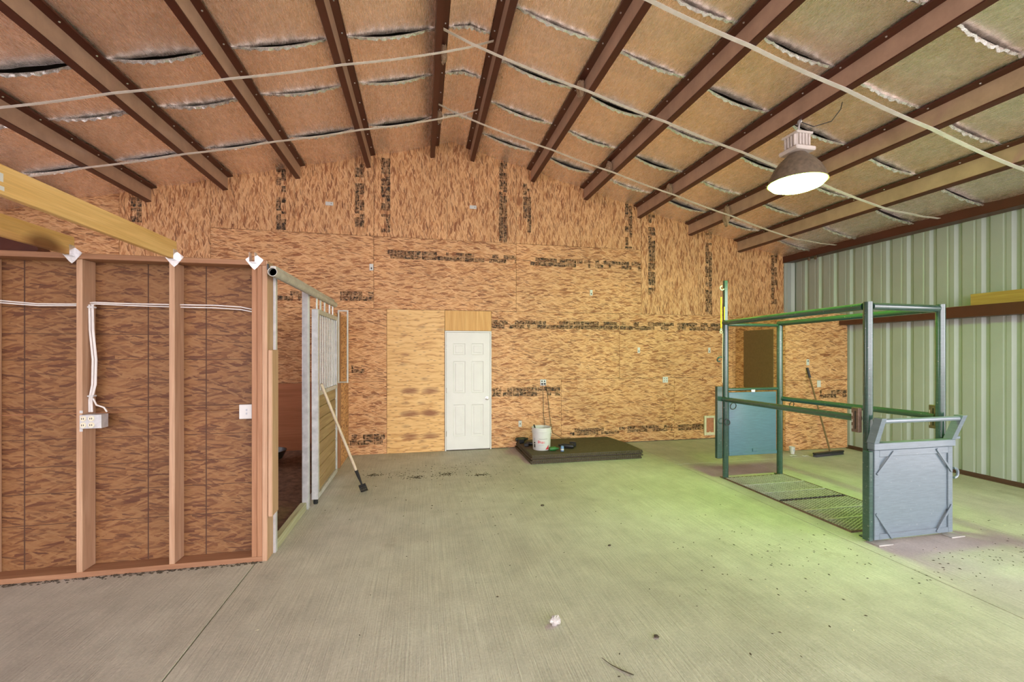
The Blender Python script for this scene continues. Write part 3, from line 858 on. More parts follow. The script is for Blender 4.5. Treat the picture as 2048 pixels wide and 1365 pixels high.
hanger(-1.345, 'empty zinc joist hanger above the stall corner post', False)
for x, lab in ((-1.920, 'long yellow timber joist running from the right-hand joist hanger overhead'), (-2.600, 'yellow timber joist farther left, running overhead from the stall plate')):
    j = thing('joist', (x, 1.8, 2.452), lab, 'joist', 'timber joists over the stall front')
    B(x - .019, -0.5, 2.452, x + .019, SY - .0125, 2.592, ch=.003).build('timber', 'joist', j)
    if x > -2: 
        B(x + .0191, 2.40, 2.47, x + .0194, 2.43, 2.49).build('tag', 'white', j); B(x + .0191, 2.39, 2.51, x + .0194, 2.425, 2.55).build('tag', 'white', j)

# cables, socket box and switch on the stall wall
cb = thing('cable_run', (-2.2, SY + .08, 2.09), 'twin white cables strung level through the stall studs', 'cable')
pts = [(-3.2, 2.10), (-2.88, 2.078), (-2.64, 2.083), (-2.509, 2.099), (-2.307, 2.092), (-1.995, 2.087), (-1.899, 2.086), (-1.671, 2.085), (-1.48, 2.075), (-1.38, 2.055)]
for dz, k in ((0, 1), (.016, -1)):
    seg = [[], [], []]
    full = [(x, SY + .085 + .004 * k, z + dz * (1 + .3 * math.sin(3 * x))) for x, z in pts]
    MB().tube(full, .0052, 6).build('cable', 'cable', cb, True)
cv = thing('cable_drop', (-2.53, SY + .05, 1.25), 'bundle of white cables dropping down the stud to the socket box', 'cable')
base = [(-2.522, 2.09), (-2.519, 1.895), (-2.499, 1.662), (-2.503, 1.467), (-2.530, 1.351), (-2.527, 1.255)]
for k in range(3):
    MB().tube([(max(x + (k - 1) * .011, -2.533), SY + .06 + .012 * (k % 2), z) for x, z in base], .0075, 6).build('cable', 'cable', cv, True)
MB().tube([(-2.505, SY + .055, 1.36), (-2.48, SY + .05, 1.31), (-2.43, SY + .05, 1.29), (-2.41, SY + .05, 1.255)], .006, 6).build('cable', 'cable', cv, True)
for z in (2.07, 1.38): B(-2.540, SY + .045, z - .006, -2.50, SY + .085, z + .006, ch=.002).build('staple', 'white', cv)
jb = thing('socket_box', (-2.47, SY - .02, 1.14), 'grey metal box with four sockets fixed to the stall stud', 'outlet')
B(-2.540, SY - .030, 1.140, -2.400, SY + .05, 1.245, ch=.003).build('box', 'galv', jb)
for ax_ in (-2.515, -2.462):
    for az in (1.168, 1.217):
        s0 = MB().lathe([(.0, -.036), (.018, -.036), (.021, -.0302)], (ax_, SY, az), 14, 'y').build('socket', 'ivory', jb, True)
        B(ax_ - .008, SY - .0372, az - .007, ax_ - .004, SY - .0361, az + .007).build('slot', 'slot', s0)
        B(ax_ + .004, SY - .0372, az - .007, ax_ + .008, SY - .0361, az + .007).build('slot', 'slot', s0)
for z in (1.255, 1.115): B(-2.556, SY - .003, z, -2.536, SY - .0005, z + .02).build('ear', 'galv', jb)
sp_ = thing('switch_plate', (-1.44, SY + .06, 1.16), 'white light switch plate beside the stall corner post', 'switch')
B(-1.490, SY + .070, 1.165, -1.375, SY + .082, 1.285, ch=.004).build('cover', 'plastic', sp_)
B(-1.475, SY + .082, 1.175, -1.385, SY + .1405, 1.275).build('box', 'galv', sp_)
for z in (1.21, 1.24): B(-1.438, SY + .067, z - .008, -1.428, SY + .0698, z + .008).build('toggle', 'grey_print', sp_)
tag(MB().tube([(-1.408, SY + .13, 1.33), (-1.40, SY + .12, 1.38), (-1.390, SY + .125, 1.44), (-1.386, SY + .13, 1.60), (-1.386, SY + .13, 1.80)], .005, 6).build('switch_wire', 'cable', None, True), 'short white wire rising from the switch plate', 'cable')

# ------------------------------------------------------------------ stall: side with sliding door
ss = thing('stall_side_wall', (-1.27, 5.0, 0), 'stall side frame with galvanised posts, sill and door track', 'stall wall')
B(-1.30, SY + .142, 0, -1.235, 5.02, .085, ch=.006).build('sill', 'treated', ss)
B(-1.290, SY + .1405, 0.0, -1.232, SY + .185, 2.43, ch=.002).build('jamb_channel', 'galv', ss)
B(-1.250, SY + .0, .36, -1.215, SY + .155, 1.74, ch=.006).build('jamb_board', 'stud', ss)
B(-1.285, 5.03, 0.0, -1.220, 5.10, 2.402, ch=.004).build('post', 'galv', ss)
B(-1.285, 6.72, 0.0, -1.195, 6.81, 2.30, ch=.004).build('end_post', 'post_wood', ss)
B(-1.24, 6.812, 0.0, -1.200, YB - .006, 2.28, ch=.002).build('end_panel', 'osb_side', ss)
B(-1.285, 6.29, 0.0, -1.232, 6.715, 2.28, ch=.002).build('end_panel', 'osb_side', ss)
tr = thing('door_track', (-1.18, 5.0, 2.33), 'galvanised round pipe track above the stall door', 'track')
n = 20
pipe = MB().lathe([(.036, 3.76), (.036, 6.26), (.031, 6.26), (.031, 3.76)], (-1.18, 0, 2.365), n, 'y', closed=True)
pipe.build('pipe', 'galv_dull', tr, True)
MB().lathe([(.031, 3.80), (0.0, 3.80)], (-1.18, 0, 2.365), n, 'y').build('pipe_bore', 'hole', tr)
B(-1.2515, 3.852, 2.40, -1.236, 3.867, 2.445, ch=.002).build('slot_block', 'black', tr)  # black piece standing in for the dark slot beside the track
B(-1.230, 3.862, 2.405, -1.185, 6.26, 2.432, ch=.003).build('cover_rail', 'galv_dull', tr)

sd = thing('sliding_stall_door', (-1.175, 5.7, .07), 'galvanised sliding stall door with bars above wooden boards', 'door')
DX0, DX1, DY0, DY1, DZ0, DZ1 = -1.208, -1.140, 5.12, 6.235, .075, 2.20
ch_ = .004
B(DX0, DY0, DZ0, DX1, DY0 + .06, DZ1, ch=ch_).build('stile', 'galv', sd)
B(DX0, DY1 - .045, DZ0, DX1, DY1, DZ1, ch=ch_).build('stile', 'galv', sd)
B(DX0, DY0 + .06, DZ0, DX1, DY1 - .045, DZ0 + .055, ch=ch_).build('rail', 'galv', sd)
B(DX0, DY0 + .06, 1.225, DX1, DY1 - .045, 1.275, ch=ch_).build('rail', 'galv', sd)
B(DX0, DY0 + .06, DZ1 - .055, DX1, DY1 - .045, DZ1, ch=ch_).build('rail', 'galv_dull', sd)
bar0 = None
for k in range(10):
    y = DY0 + .115 + k * .0985
    if bar0 is None: bar0 = MB().tube([(-1.165, y, 1.275), (-1.165, y, DZ1 - .055)], .008, 10).build('bar', 'galv_bar', sd, True)
    else: dup(bar0, (0, .0985 * k, 0), sd)
nb = 8; bz0, bz1 = DZ0 + .056, 1.224
for k in range(nb):
    za = bz0 + (bz1 - bz0) * k / nb; zb = bz0 + (bz1 - bz0) * (k + 1) / nb
    B(-1.192, DY0 + .062, za + .003, -1.156, DY1 - .047, zb - .003, ch=.006).build('board', 'doorboard', sd)
for y in (DY0 + .12, DY0 + .3, DY0 + .52, DY0 + .80, DY0 + 1.0):
    B(-1.188, y - .014, DZ1 + .0005, -1.172, y + .014, 2.3285, ch=.002).build('trolley_hanger', 'zinc', sd)
MB().lathe([(0.0, 0), (.02, .002), (.025, .012), (.025, .045), (0.0, .05)], (-1.17, DY0 + .02, .022), 12, 'z').build('floor_guide', 'black', sd, True)
# pipe hay guard behind the door
hg = thing('pipe_guard', (-1.17, 6.75, 1.26), 'narrow white pipe frame on the stall end post', 'guard')
gy = 6.705
for x in (-1.215, -1.088): MB().tube([(x, gy, 1.26), (x, gy, 2.335)], .012, 10).build('upright', 'white', hg, True)
MB().tube([(-1.215, gy, 2.325), (-1.088, gy, 2.325)], .011, 10).build('rung', 'white', hg, True)
MB().tube([(-1.215, gy, 1.272), (-1.088, gy, 1.272)], .011, 10).build('rung', 'galv_dull', hg, True)

# stall interior
kb = B(-6.0, YB - .028, .0, -1.30, YB - .006, 1.21, ch=.002).build('kick_board', 'kick')
tag(kb, 'reddish plywood kick board at the back of the stall', 'board')
vs = []; fs = []; nx, ny = 40, 34
for j in range(ny + 1):
    for i in range(nx + 1):
        x = -5.0 + 3.68 * i / nx; y = 4.06 + 3.40 * j / ny
        e = min(1, min(i, nx - i) / 4) * min(1, (ny - j) / 2 + .4)
        z = .012 + .055 * e * (0.6 + .5 * math.sin(x * 5.1 + y * 2) * math.sin(y * 4.3 + x)) + R.uniform(0, .022) * e + .09 * max(0, (y - 5.6) / 2)
        vs.append((x, y, z))
for j in range(ny):
    for i in range(nx):
        a = j * (nx + 1) + i; fs.append((a, a + 1, a + nx + 2, a + nx + 1))
tag(MB().add(vs, fs).build('stall_bedding', 'dirt', None, True), 'dark loose dirt bedding on the stall floor', 'dirt', kind='stuff')
tub = MB().lathe([(0, .0), (.20, .0), (.25, .10), (.255, .115), (.24, .115), (.19, .02), (0, .018)], (-2.19, 6.75, .185), 28)
tag(tub.build('feed_pan', 'black', None, True), 'black shallow feed pan on the dirt inside the stall', 'feed pan')

# ------------------------------------------------------------------ scraper leaning on the stall door
sv = thing('stall_scraper', (-.72, 5.50, 0), 'long pale-handled black scraper leaning on the sliding stall door', 'scraper')
p0, p1 = Vector((-1.118, 5.16, 1.36)), Vector((-.705, 5.52, .03))
dv = (p1 - p0)
MB().tube([p0, p0 + dv * .80], .0165, 10).build('handle', 'handle', sv, True)
MB().tube([p0 + dv * .80, p0 + dv * .86, p0 + dv * .93, p0 + dv * .95], [.021, .019, .011, .011], 10).build('ferrule', 'black', sv, True)
hd = MB()
dn = dv.normalized(); side = dn.cross(Vector((0, 1, 0))).normalized(); nrm = side.cross(dn)
Mh = Matrix(((side.x, nrm.x, dn.x, 0), (side.y, nrm.y, dn.y, 0), (side.z, nrm.z, dn.z, 0), (0, 0, 0, 1)))
Mh.translation = p0 + dv * .945
hd.box(-.042, -.008, 0, .042, .008, .04, ch=.004, mat=Mh)
for k in range(7):
    hd.box(-.042 + k * .0125, -.006, .03, -.033 + k * .0125, .006, .105, ch=.002, mat=Mh)
hd.box(-.042, -.004, .05, .042, .004, .058, mat=Mh); hd.box(-.042, -.004, .085, .042, .004, .093, mat=Mh)
hd.build('head', 'black', sv)

# ------------------------------------------------------------------ rubber mat stack and what lies on it
MX0, MX1, MY0, MY1 = 1.62, 3.46, 6.36, YB - .03
def mat_outline(dx, dy):
    a = (MX0 + dx, MY0 + dy); b = (MX1 + dx, MY0 + dy)
    return a, b
nm = 6; th_ = 0.022
labs = ['topmost', 'second from top', 'third from top', 'third from bottom', 'second from bottom', 'bottom']
for k in range(nm):
    ra = random.Random(50 + k)
    dx, dy = ra.uniform(-.02, .02), ra.uniform(-.016, .014)
    if k == nm - 1: dx, dy = 0.015, 0.0
    z0 = k * th_ + .0006 * k; z1 = z0 + th_
    m = MB()
    curl = lambda x: 0.0
    cut = [(MX0 + dx, MY0 + dy), (MX1 + dx, MY0 + dy), (MX1 + dx - .005, MY0 + .55), (MX1 + .12 - .22 , MY1), (MX0 + dx, MY1)] if k >= 4 else [(MX0 + dx, MY0 + dy), (MX1 + dx, MY0 + dy), (MX1 + dx, MY1), (MX0 + dx, MY1)]
    mt = thing('rubber_mat', ((MX0 + MX1) / 2, (MY0 + MY1) / 2, z0), '%s black rubber mat in the stack beside the door' % labs[nm - 1 - k], 'mat', 'stacked rubber mats')
    m.prism(cut, 'z', z0, z1); m.build('sheet', 'rubber_dusty', mt)
    # studs along the front edge of the mat
    stx = MB(); q = MX0 + dx + .012
    while q < MX1 + dx - .01:
        stx.box(q, MY0 + dy - .012, z0 + .003 + .003 * (k % 2), q + .017, MY0 + dy - .0003, z1 - .006, ch=.004)
        q += .034
    stx.build('edge_studs', 'rubber_edge', mt)
ZM = nm * th_ + .0006 * nm
bk = thing('bucket', (1.895, 6.75, ZM), 'white plastic pail with printed label standing on the rubber mats', 'bucket')
bc = (1.895, 6.75, ZM)
prof = [(0, .002), (.138, .002), (.142, .010), (.152, .26), (.152, .268), (.160, .268), (.160, .278), (.153, .279), (.154, .30), (.163, .30), (.163, .31), (.155, .311), (.156, .348), (.163, .350), (.163, .362), (.152, .362), (.147, .30), (.136, .016), (0, .014)]
MB().lathe(prof, bc, 40).build('pail', 'white', bk, True)
def bpatch(t0, t1, z0, z1, mat, name, skew=0.0):
    """a printed patch that follows the pail; angles in degrees from the camera-facing side"""
    vs = []; fs = []; n = 8
    for i in range(n + 1):
        t = math.radians(-90 - 16 + t0 + (t1 - t0) * i / n)
        for z, kk in ((z0, 0), (z1, 1)):
            zz = z + (skew * (1 - i / n) if kk else 0)
            r = .142 + (.152 - .142) * (zz - .01) / .25 + .0009
            vs.append((bc[0] + r * math.cos(t), bc[1] + r * math.sin(t), bc[2] + zz))
    for i in range(n): fs.append((2 * i, 2 * i + 2, 2 * i + 3, 2 * i + 1))
    return MB().add(vs, fs).build(name, mat, bk)
bpatch(-55, -43, .045, .10, 'black', 'print_block'); bpatch(-55, -43, .11, .135, 'black', 'print_block'); bpatch(-54, -44, .15, .20, 'grey_print', 'print_block')
bpatch(-18, 40, .186, .190, 'black', 'print_line')
for a0, a1, z0, z1 in ((-22, -17, .12, .165), (-17, -9, .125, .13), (-17, -9, .155, .16), (-12, -8, .13, .157), (-5, -2, .12, .15), (0, 8, .12, .126), (2, 5, .126, .15), (9, 12, .12, .148), (14, 22, .122, .128), (15, 21, .14, .146)):
    bpatch(a0, a1, z0, z1, 'red_print', 'print_letter')
for z in (.10, .088, .076): bpatch(-20, 14, z, z + .004, 'grey_print', 'print_line')
bpatch(26, 50, .02, .021, 'red_print', 'print_corner', skew=0.0)
vs = []; fs = []
for i in range(9):
    t = math.radians(-106 + 26 + 24 * i / 8); zt = .022 + .07 * i / 8
    for z in (.02, zt):
        r = .142 + .04 * (z - .01) + .001
        vs.append((bc[0] + r * math.cos(t), bc[1] + r * math.sin(t), bc[2] + z))
for i in range(8): fs.append((2 * i, 2 * i + 2, 2 * i + 3, 2 * i + 1))
MB().add(vs, fs).build('print_corner', 'red_print', bk)
hp = [(bc[0] + .158 * math.cos(a) * 1.02, bc[1] - .02 - .158 * math.sin(a) * .35, bc[2] + .285 - .17 * math.sin(a)) for a in [PI * i / 14 for i in range(6)]]
MB().tube(hp, .003, 6).build('bail_handle', 'zinc', bk, True)
hc = thing('clipper_handle', (1.80, 6.75, ZM + .3), 'black tool handle poking out of the white pail', 'tool')
MB().tube([(1.80, 6.74, ZM + .03), (1.788, 6.72, ZM + .30), (1.765, 6.70, ZM + .375), (1.752, 6.69, ZM + .41)], [.006, .010, .013, .011], 8).build('grip', 'black', hc, True)

def drill(name, loc, rot, label, bodymat, k=1.0):
    """a cordless tool lying on its side: barrel, grip, battery"""
    t = thing(name, loc, label, 'power tool', 'tools on the rubber mats')
    t.rotation_euler = (0, 0, rot)
    L = Vector(loc)
    def pb_(mb, nm_, mt, sm=True):
        o = mb.build(nm_, mt, None, sm); o.parent = t
        o.location = WL[o]; return o
    pb_(MB().lathe([(0, -.12 * k), (.028 * k, -.12 * k), (.034 * k, -.10 * k), (.036 * k, .02 * k), (.030 * k, .06 * k), (.020 * k, .075 * k), (.018 * k, .11 * k), (0, .115 * k)], (0, 0, .037 * k), 14, 'x'), 'barrel', bodymat)
    pb_(MB().tube([(-.05 * k, 0, .034 * k), (-.065 * k, -.06 * k, .032 * k), (-.075 * k, -.13 * k, .032 * k)], [.022 * k, .019 * k, .020 * k], 10), 'grip', 'black')
    pb_(MB().box(-.125 * k, -.185 * k, .0, -.025 * k, -.125 * k, .075 * k, ch=.012), 'battery', 'black', False)
    return t
drill('cordless_drill', (1.72, 7.40, ZM), 0.15, 'black cordless tool lying behind the pail, farthest left', 'black')
drill('cordless_drill', (1.80, 7.06, ZM), -0.4, 'smaller black cordless tool tucked against the left of the pail', 'black', .8)
drill('cordless_drill', (2.30, 6.72, ZM), 2.6, 'black cordless tool lying right of the pail', 'black', 1.1)
gs = thing('spray_bottle', (2.06, 6.58, ZM), 'dark green bottle lying just right of the pail', 'bottle')
MB().lathe([(0, -.07), (.03, -.068), (.034, -.05), (.034, .03), (.016, .06), (.014, .085), (0, .087)], (2.045, 6.58, ZM + .035), 16, 'x').build('body', 'green_pl', gs, True)
bs = thing('spray_can', (2.16, 6.53, ZM), 'small blue and white can standing between the bottle and the tool', 'can')
MB().lathe([(0, 0), (.026, 0), (.027, .004), (.027, .075), (.020, .085), (.012, .088), (0, .088)], (2.175, 6.53, ZM), 16).build('body', 'blue_pl', bs, True)
MB().lathe([(.0272, .02), (.0276, .022), (.0276, .04), (.0272, .042)], (2.175, 6.53, ZM), 16, closed=True).build('band', 'white', bs, True)

# ------------------------------------------------------------------ push broom leaning on the closet, litter
br = thing('push_broom', (6.56, 5.87, 0), 'push broom with dark head leaning on the corner closet', 'broom')
MB().tube([(6.565, CY - .018, 1.42), (6.60, 5.88, .06)], .013, 8).build('handle', 'cork', br, True)
MB().tube([(6.562, CY - .021, 1.44), (6.572, 6.235, 1.27)], .020, 8).build('grip', 'black', br, True)
B(6.24, 5.855, .04, 6.90, 5.915, .07, ch=.006, mat=Matrix.Translation((6.57, 5.885, 0)) @ Matrix.Rotation(.12, 4, 'Z') @ Matrix.Translation((-6.57, -5.885, 0))).build('head', 'black', br)
bb = MB()
for k in range(40):
    x = -.315 + .63 * k / 39
    for dy in (-.018, 0, .018):
        c_, s_ = math.cos(.12), math.sin(.12)
        bb.tube([(6.57 + x * c_ - dy * s_, 5.885 + x * s_ + dy * c_, .042), (6.57 + x * 1.02 * c_ - dy * 1.3 * s_, 5.885 + x * 1.02 * s_ + dy * 1.3 * c_, .002)], .006, 4)
o = bb.build('bristles', 'black', br); o['kind'] = 'stuff'
cp = thing('paper_cup', (6.07, 6.16, 0), 'white paper cup standing at the closet corner', 'cup')
MB().lathe([(0, .0), (.032, 0), (.034, .004), (.044, .11), (.047, .112), (.047, .118), (.041, .118), (.031, .01), (0, .008)], (6.10, 6.13, 0), 20).build('cup', 'white', cp, True)
B(6.085, 6.0845, .05, 6.115, 6.0872, .085).build('mark', 'grey_print', cp)
for i, (x, y, a, lab) in enumerate(((5.98, 5.98, .3, 'torn white paper scrap on the floor left of the paper cup'), (6.16, 5.94, 1.1, 'torn white paper scrap on the floor right of the paper cup'))):
    vs = [(x + .06 * math.cos(t + a) * (1 + .3 * math.sin(3 * t)), y + .035 * math.sin(t + a), .002 + .012 * abs(math.sin(2 * t))) for t in [2 * PI * k / 10 for k in range(10)]] + [(x, y, .010)]
    vs += [(p[0], p[1], p[2] - .0015) for p in vs]
    fs = [(k, (k + 1) % 10, 10) for k in range(10)] + [(11 + (k + 1) % 10, 11 + k, 21) for k in range(10)] + [(k, 11 + k, 11 + (k + 1) % 10, (k + 1) % 10) for k in range(10)]
    tag(MB().add(vs, fs).build('paper_scrap', 'white'), lab, 'paper')

# ------------------------------------------------------------------ livestock chute
chu = thing('livestock_chute', (4.46, 4.15, 0), 'teal pipe livestock chute with panel gates and grated floor', 'livestock chute')
AX, BX, FY, RY = 4.035, 4.90, 3.22, 5.13
rp_ = .038
def cyl(p, q, r, name, mat='teal', par=chu, n=16): return MB().tube([p, q], r, n).build(name, mat, par, True)
cyl((AX, FY, .012), (AX, FY, 2.185), rp_, 'post'); cyl((BX, FY, .012), (BX, FY, 2.18), rp_, 'post')
cyl((AX, RY, .012), (AX, RY, 2.09), rp_, 'post'); cyl((BX, RY, .012), (BX, RY, 2.09), rp_, 'post')
cyl((AX - .005, FY + rp_, 2.145), (AX - .005, RY + .02, 2.115), .034, 'top_rail'); cyl((BX, FY + rp_, 2.14), (BX, RY + .02, 2.115), .034, 'top_rail')
cyl((AX + rp_, FY, 2.145), (BX - rp_, FY, 2.14), .034, 'cross_bar'); cyl((AX + rp_, RY, 2.09), (BX - rp_, RY, 2.09), .022, 'cross_bar')
cyl((AX - .035, FY + .05, 1.10), (AX - .035, RY + .12, 1.075), .033, 'side_rail'); cyl((BX + .02, FY + .05, 1.09), (BX + .02, RY, 1.065), .033, 'side_rail')
for x in (AX - .06, BX + .01):
    b = B(x - .012, FY + .03, .97, x + .03, FY + .10, 1.20, ch=.004).build('hinge_bracket', 'rust', chu)
    B(x - .0125, FY + .055, 1.0, x - .0121, FY + .066, 1.17).build('slot', 'hole', b)
    for k in range(3): B(x - .0135, FY + .085, 1.0 + .06 * k, x - .0121, FY + .093, 1.03 + .06 * k).build('bolt', 'zinc', b)
# tall mast on the far left post
B(AX - .028, RY - .020, 2.09, AX + .022, RY + .02, 2.69, ch=.004).build('mast', 'teal', chu)
# floor grating: expanded metal in two panels
def grating(y0, y1, name):
    gr_ = B(AX - .045, y0, .0, AX - .036, y1, .018).box(BX + .02, y0, 0, BX + .03, y1, .018).box(AX - .036, y0, 0, BX + .02, y0 + .01, .018).box(AX - .036, y1 - .01, 0, BX + .02, y1, .018).build(name, 'rust', chu)
    mb = MB(); px, py = .062, .030; x0, x1 = AX - .034, BX + .018
    nx = int((x1 - x0) / px); ny = int((y1 - y0 - .02) / py)
    pxx = (x1 - x0) / nx; pyy = (y1 - y0 - .022) / ny
    for j in range(ny):
        for i in range(nx):
            cx = x0 + pxx * (i + .5); cy = y0 + .011 + pyy * (j + .5)
            for sx in (-1, 1):
                for sy in (-1, 1):
                    a = Vector((cx + sx * pxx / 2, cy, .014)); b = Vector((cx, cy + sy * pyy / 2, .017))
                    d = (b - a).normalized(); nn = Vector((-d.y, d.x, 0)) * .0045
                    vs = [a - nn, b - nn, b + nn, a + nn]
                    mb.add([(p.x, p.y, p.z) for p in vs] + [(p.x, p.y, p.z - .003) for p in vs], [(0, 1, 2, 3), (0, 4, 5, 1), (2, 6, 7, 3), (1, 5, 6, 2), (3, 7, 4, 0)])
    B(AX - .035, y0 + .01, .0005, BX + .019, y1 - .01, .003).build('shade_layer', 'clod', gr_)  # dark sheet standing in for the shaded floor below the mesh
    o = mb.build('mesh', 'grate', gr_); o['kind'] = 'stuff'
    return gr_
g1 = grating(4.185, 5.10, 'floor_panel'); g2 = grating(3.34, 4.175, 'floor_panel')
for gg, yy in ((g1, (4.46, 4.765)), (g2, (3.62, 3.87))):
    for y in yy: B(AX - .035, y - .013, .0172, BX + .019, y + .013, .0215).build('cross_strap', 'grate', gg)
hgz = MB()
for k in range(22): hgz.tube([(AX - .03 + k * .041, 4.180, .022), (AX - .03 + k * .041 + .028, 4.180, .022)], .009, 6)
hgz.build('hinge_row', 'black', g2)
# rear gate panel (far end, raised)
rg = B(AX + .055, RY + .0, .31, BX - .055, RY + .03, 1.165, ch=.003).build('rear_gate', 'bluepanel', chu)
cyl((AX + .04, RY + .01, 1.205), (BX - .035, RY + .01, 1.205), .02, 'gate_rail', 'teal', rg)
B(AX + .05, RY - .01, .30, BX - .05, RY + .04, .345, ch=.004).build('gate_rail', 'bluepanel', rg)
B(AX + .42, RY - .014, .345, AX + .49, RY + .0, .385, ch=.003).build('latch', 'bluepanel', rg)
B(AX + .40, RY - .012, 1.165, AX + .46, RY + .0, 1.20, ch=.003).build('latch', 'zinc', rg)
B(AX - .125, RY + .0, .27, AX - .045, RY + .05, 1.25, ch=.004).build('gate_frame', 'teal', chu)
MB().ring((AX + .075, RY - .055, .985), .045, .006, (0, 1, .2), 18, 6).build('tie_ring', 'black', chu, True)
MB().ring((AX - .02, RY - .06, .77), .040, .006, (0, 1, -.2), 18, 6).build('tie_ring', 'black', chu, True)
MB().ring((BX + .14, RY - .06, .985), .035, .006, (0, 1, .2), 18, 6).build('tie_ring', 'black', chu, True)
# front gate: square tube frame, sheet, corner braces, flared head rail
fg = thing('front_gate', (4.43, 3.13, .03), None, None); fg.parent = chu; fg.location = WL[fg] - WL[chu]
fx0, fx1, fz0, fz1, fy0, fy1 = 3.965, 4.875, .03, .835, 3.105, 3.165
B(fx0, fy0, fz0, fx0 + .055, fy1, fz1, ch=.004).build('stile', 'bluegrey', fg)
B(fx1 - .055, fy0, fz0, fx1, fy1, fz1, ch=.004).build('stile', 'bluegrey', fg)
B(fx0 + .055, fy0, fz0, fx1 - .055, fy1, fz0 + .05, ch=.004).build('rail', 'bluegrey', fg)
B(fx0 + .055, fy0, fz1 - .06, fx1 - .055, fy1, fz1, ch=.004).build('rail', 'bluegrey', fg)
B(fx0 + .056, fy0 + .012, fz0 + .051, fx1 - .056, fy1 - .02, fz1 - .061).build('sheet', 'bluegrey', fg)
B(fx0 - .045, fy0 + .01, fz0 - .012, fx0 - .0005, FY - rp_ - .001, fz1 - .01, ch=.004).build('hinge_post', 'teal', fg)
for (xa, za, xb, zb) in ((fx0 + .02, .62, fx0 + .21, .82), (fx1 - .02, .60, fx1 - .20, .82), (fx0 + .01, .27, fx0 + .19, .035), (fx1 - .02, .29, fx1 - .20, .05)):
    a, b = Vector((xa, 0, za)), Vector((xb, 0, zb)); d = (b - a).normalized(); L_ = (b - a).length
    mt_ = Matrix(((d.x, 0, -d.z, xa), (0, 1, 0, fy0 - .006), (d.z, 0, d.x, za), (0, 0, 0, 1)))
    MB().box(0, -.004, -.010, L_, .005, .010, ch=.002, mat=mt_).build('corner_brace', 'bluegrey', fg)
# flared head rail
hy0, hy1 = 3.10, 2.985
B(fx0 - .005, fy0 - .004, fz1 + .003, fx1 + .03, fy1 + .004, fz1 + .065, ch=.004).build('head_rail_base', 'bluegrey', fg)
for x, xo in ((fx0 - .008, -.012), (fx1 - .02, .02)):
    vs = []
    for (y, z, dx) in ((3.135, fz1 + .066, 0), (3.06, 1.135, xo)):
        for ax_, ay in ((0, -.035), (.052, -.035), (.052, .035), (0, .035)):
            vs.append((x + dx + ax_, y + ay, z))
    MB().add(vs, [(0, 1, 2, 3), (7, 6, 5, 4), (0, 4, 5, 1), (1, 5, 6, 2), (2, 6, 7, 3), (3, 7, 4, 0)]).build('head_arm', 'bluegrey', fg)
cyl((fx0 + .035, 3.062, 1.105), (fx1 - .005, 3.062, 1.105), .022, 'head_bar', 'bluegrey', fg)
MB().ring((fx1 + .055, 3.13, .575), .045, .012, (0, 1, 0), 20, 8, -PI * .55, PI * .55).build('pull_ring', 'bluegrey', fg, True)
B(fx1 + .031, 3.11, .90, fx1 + .10, 3.125, .925, ch=.003).build('latch_tongue', 'bluegrey', fg)
for x in (AX - .01, BX - .04): B(x - .08, 3.05, .0, x + .08, 3.16, .010, ch=.002).build('foot_plate', 'galv_dull', chu)
for x in (AX, BX):
    B(x - .05, RY - .05, 0, x + .05, RY + .05, .012, ch=.002).build('foot_plate', 'teal', chu); B(x - .045, FY - .05, 0, x + .05, FY + .05, .012, ch=.002).build('foot_plate', 'teal', chu)
# strap and hook hanging from the mast
yr = RY - .03
hs = thing('tie_strap', (AX - .09, yr, 2.2), 'yellow strap with white clip hanging on the chute mast', 'strap')
B(AX - .098, yr - .002, 2.045, AX - .083, yr + .002, 2.46).build('webbing', 'yellow', hs)
B(AX - .046, yr - .002, 2.15, AX - .036, yr + .002, 2.33).build('webbing', 'yellow', hs)
MB().ring((AX - .0905, yr, 1.99), .018, .005, (0, 1, 0), 16, 6).ring((AX - .0905, yr, 2.022), .012, .004, (0, 1, 0), 14, 6).build('clip', 'white', hs, True)
MB().tube([(AX - .05, yr + .02, 1.97), (AX - .055, yr + .02, 1.7), (AX - .055, yr + .02, 1.3)], .004, 6).build('cord', 'ivory', hs, True)
hk = MB().ring((AX - .062, yr + .02, 2.585), .028, .008, (0, 1, 0), 18, 8, PI * .1, PI * 1.5)
hk.build('hook', 'white', chu, True)
MB().ring((AX - .09, RY + .0, 1.62), .035, .010, (0, 1, .5), 16, 8, PI * .3, PI * 1.7).build('gate_hook', 'teal', chu, True)

# ------------------------------------------------------------------ hanging high-bay lamp
lp = thing('high_bay_lamp', (3.995, 3.955, 3.53), 'glowing green-white high bay lamp hanging from a purlin', 'lamp')
lx, ly = 4.0, 3.955
MB().tube([(lx + .035, ly, zp(3.998) - .018), (lx + .02, ly, 4.16), (lx + .005, ly, 4.10)], .010, 8).build('stem', 'galv', lp, True)
MB().ring((lx + .035, ly, zp(3.998) - .03), .022, .006, (1, 0, 0), 14, 6).build('hook', 'zinc', lp, True)
bl = B(lx - .085, ly - .085, 3.93, lx + .085, ly + .085, 4.10, ch=.02).build('ballast_case', 'ballast', lp)
B(lx - .125, ly - .125, 3.885, lx + .125, ly + .125, 3.93, ch=.012).build('flange', 'ballast', bl)
B(lx - .105, ly - .105, 4.065, lx + .105, ly + .105, 4.09, ch=.006).build('flange', 'ballast', bl)
for sx in (-1, 1):
    for k in range(4): B(lx + sx * .086, ly - .07 + k * .04, 3.94, lx + sx * .105, ly - .055 + k * .04, 4.06, ch=.003).build('cooling_fin', 'ballast', bl)
    for k in range(4): B(lx - .07 + k * .04, ly + sx * .086, 3.94, lx - .055 + k * .04, ly + sx * .105, 4.06, ch=.003).build('cooling_fin', 'ballast', bl)
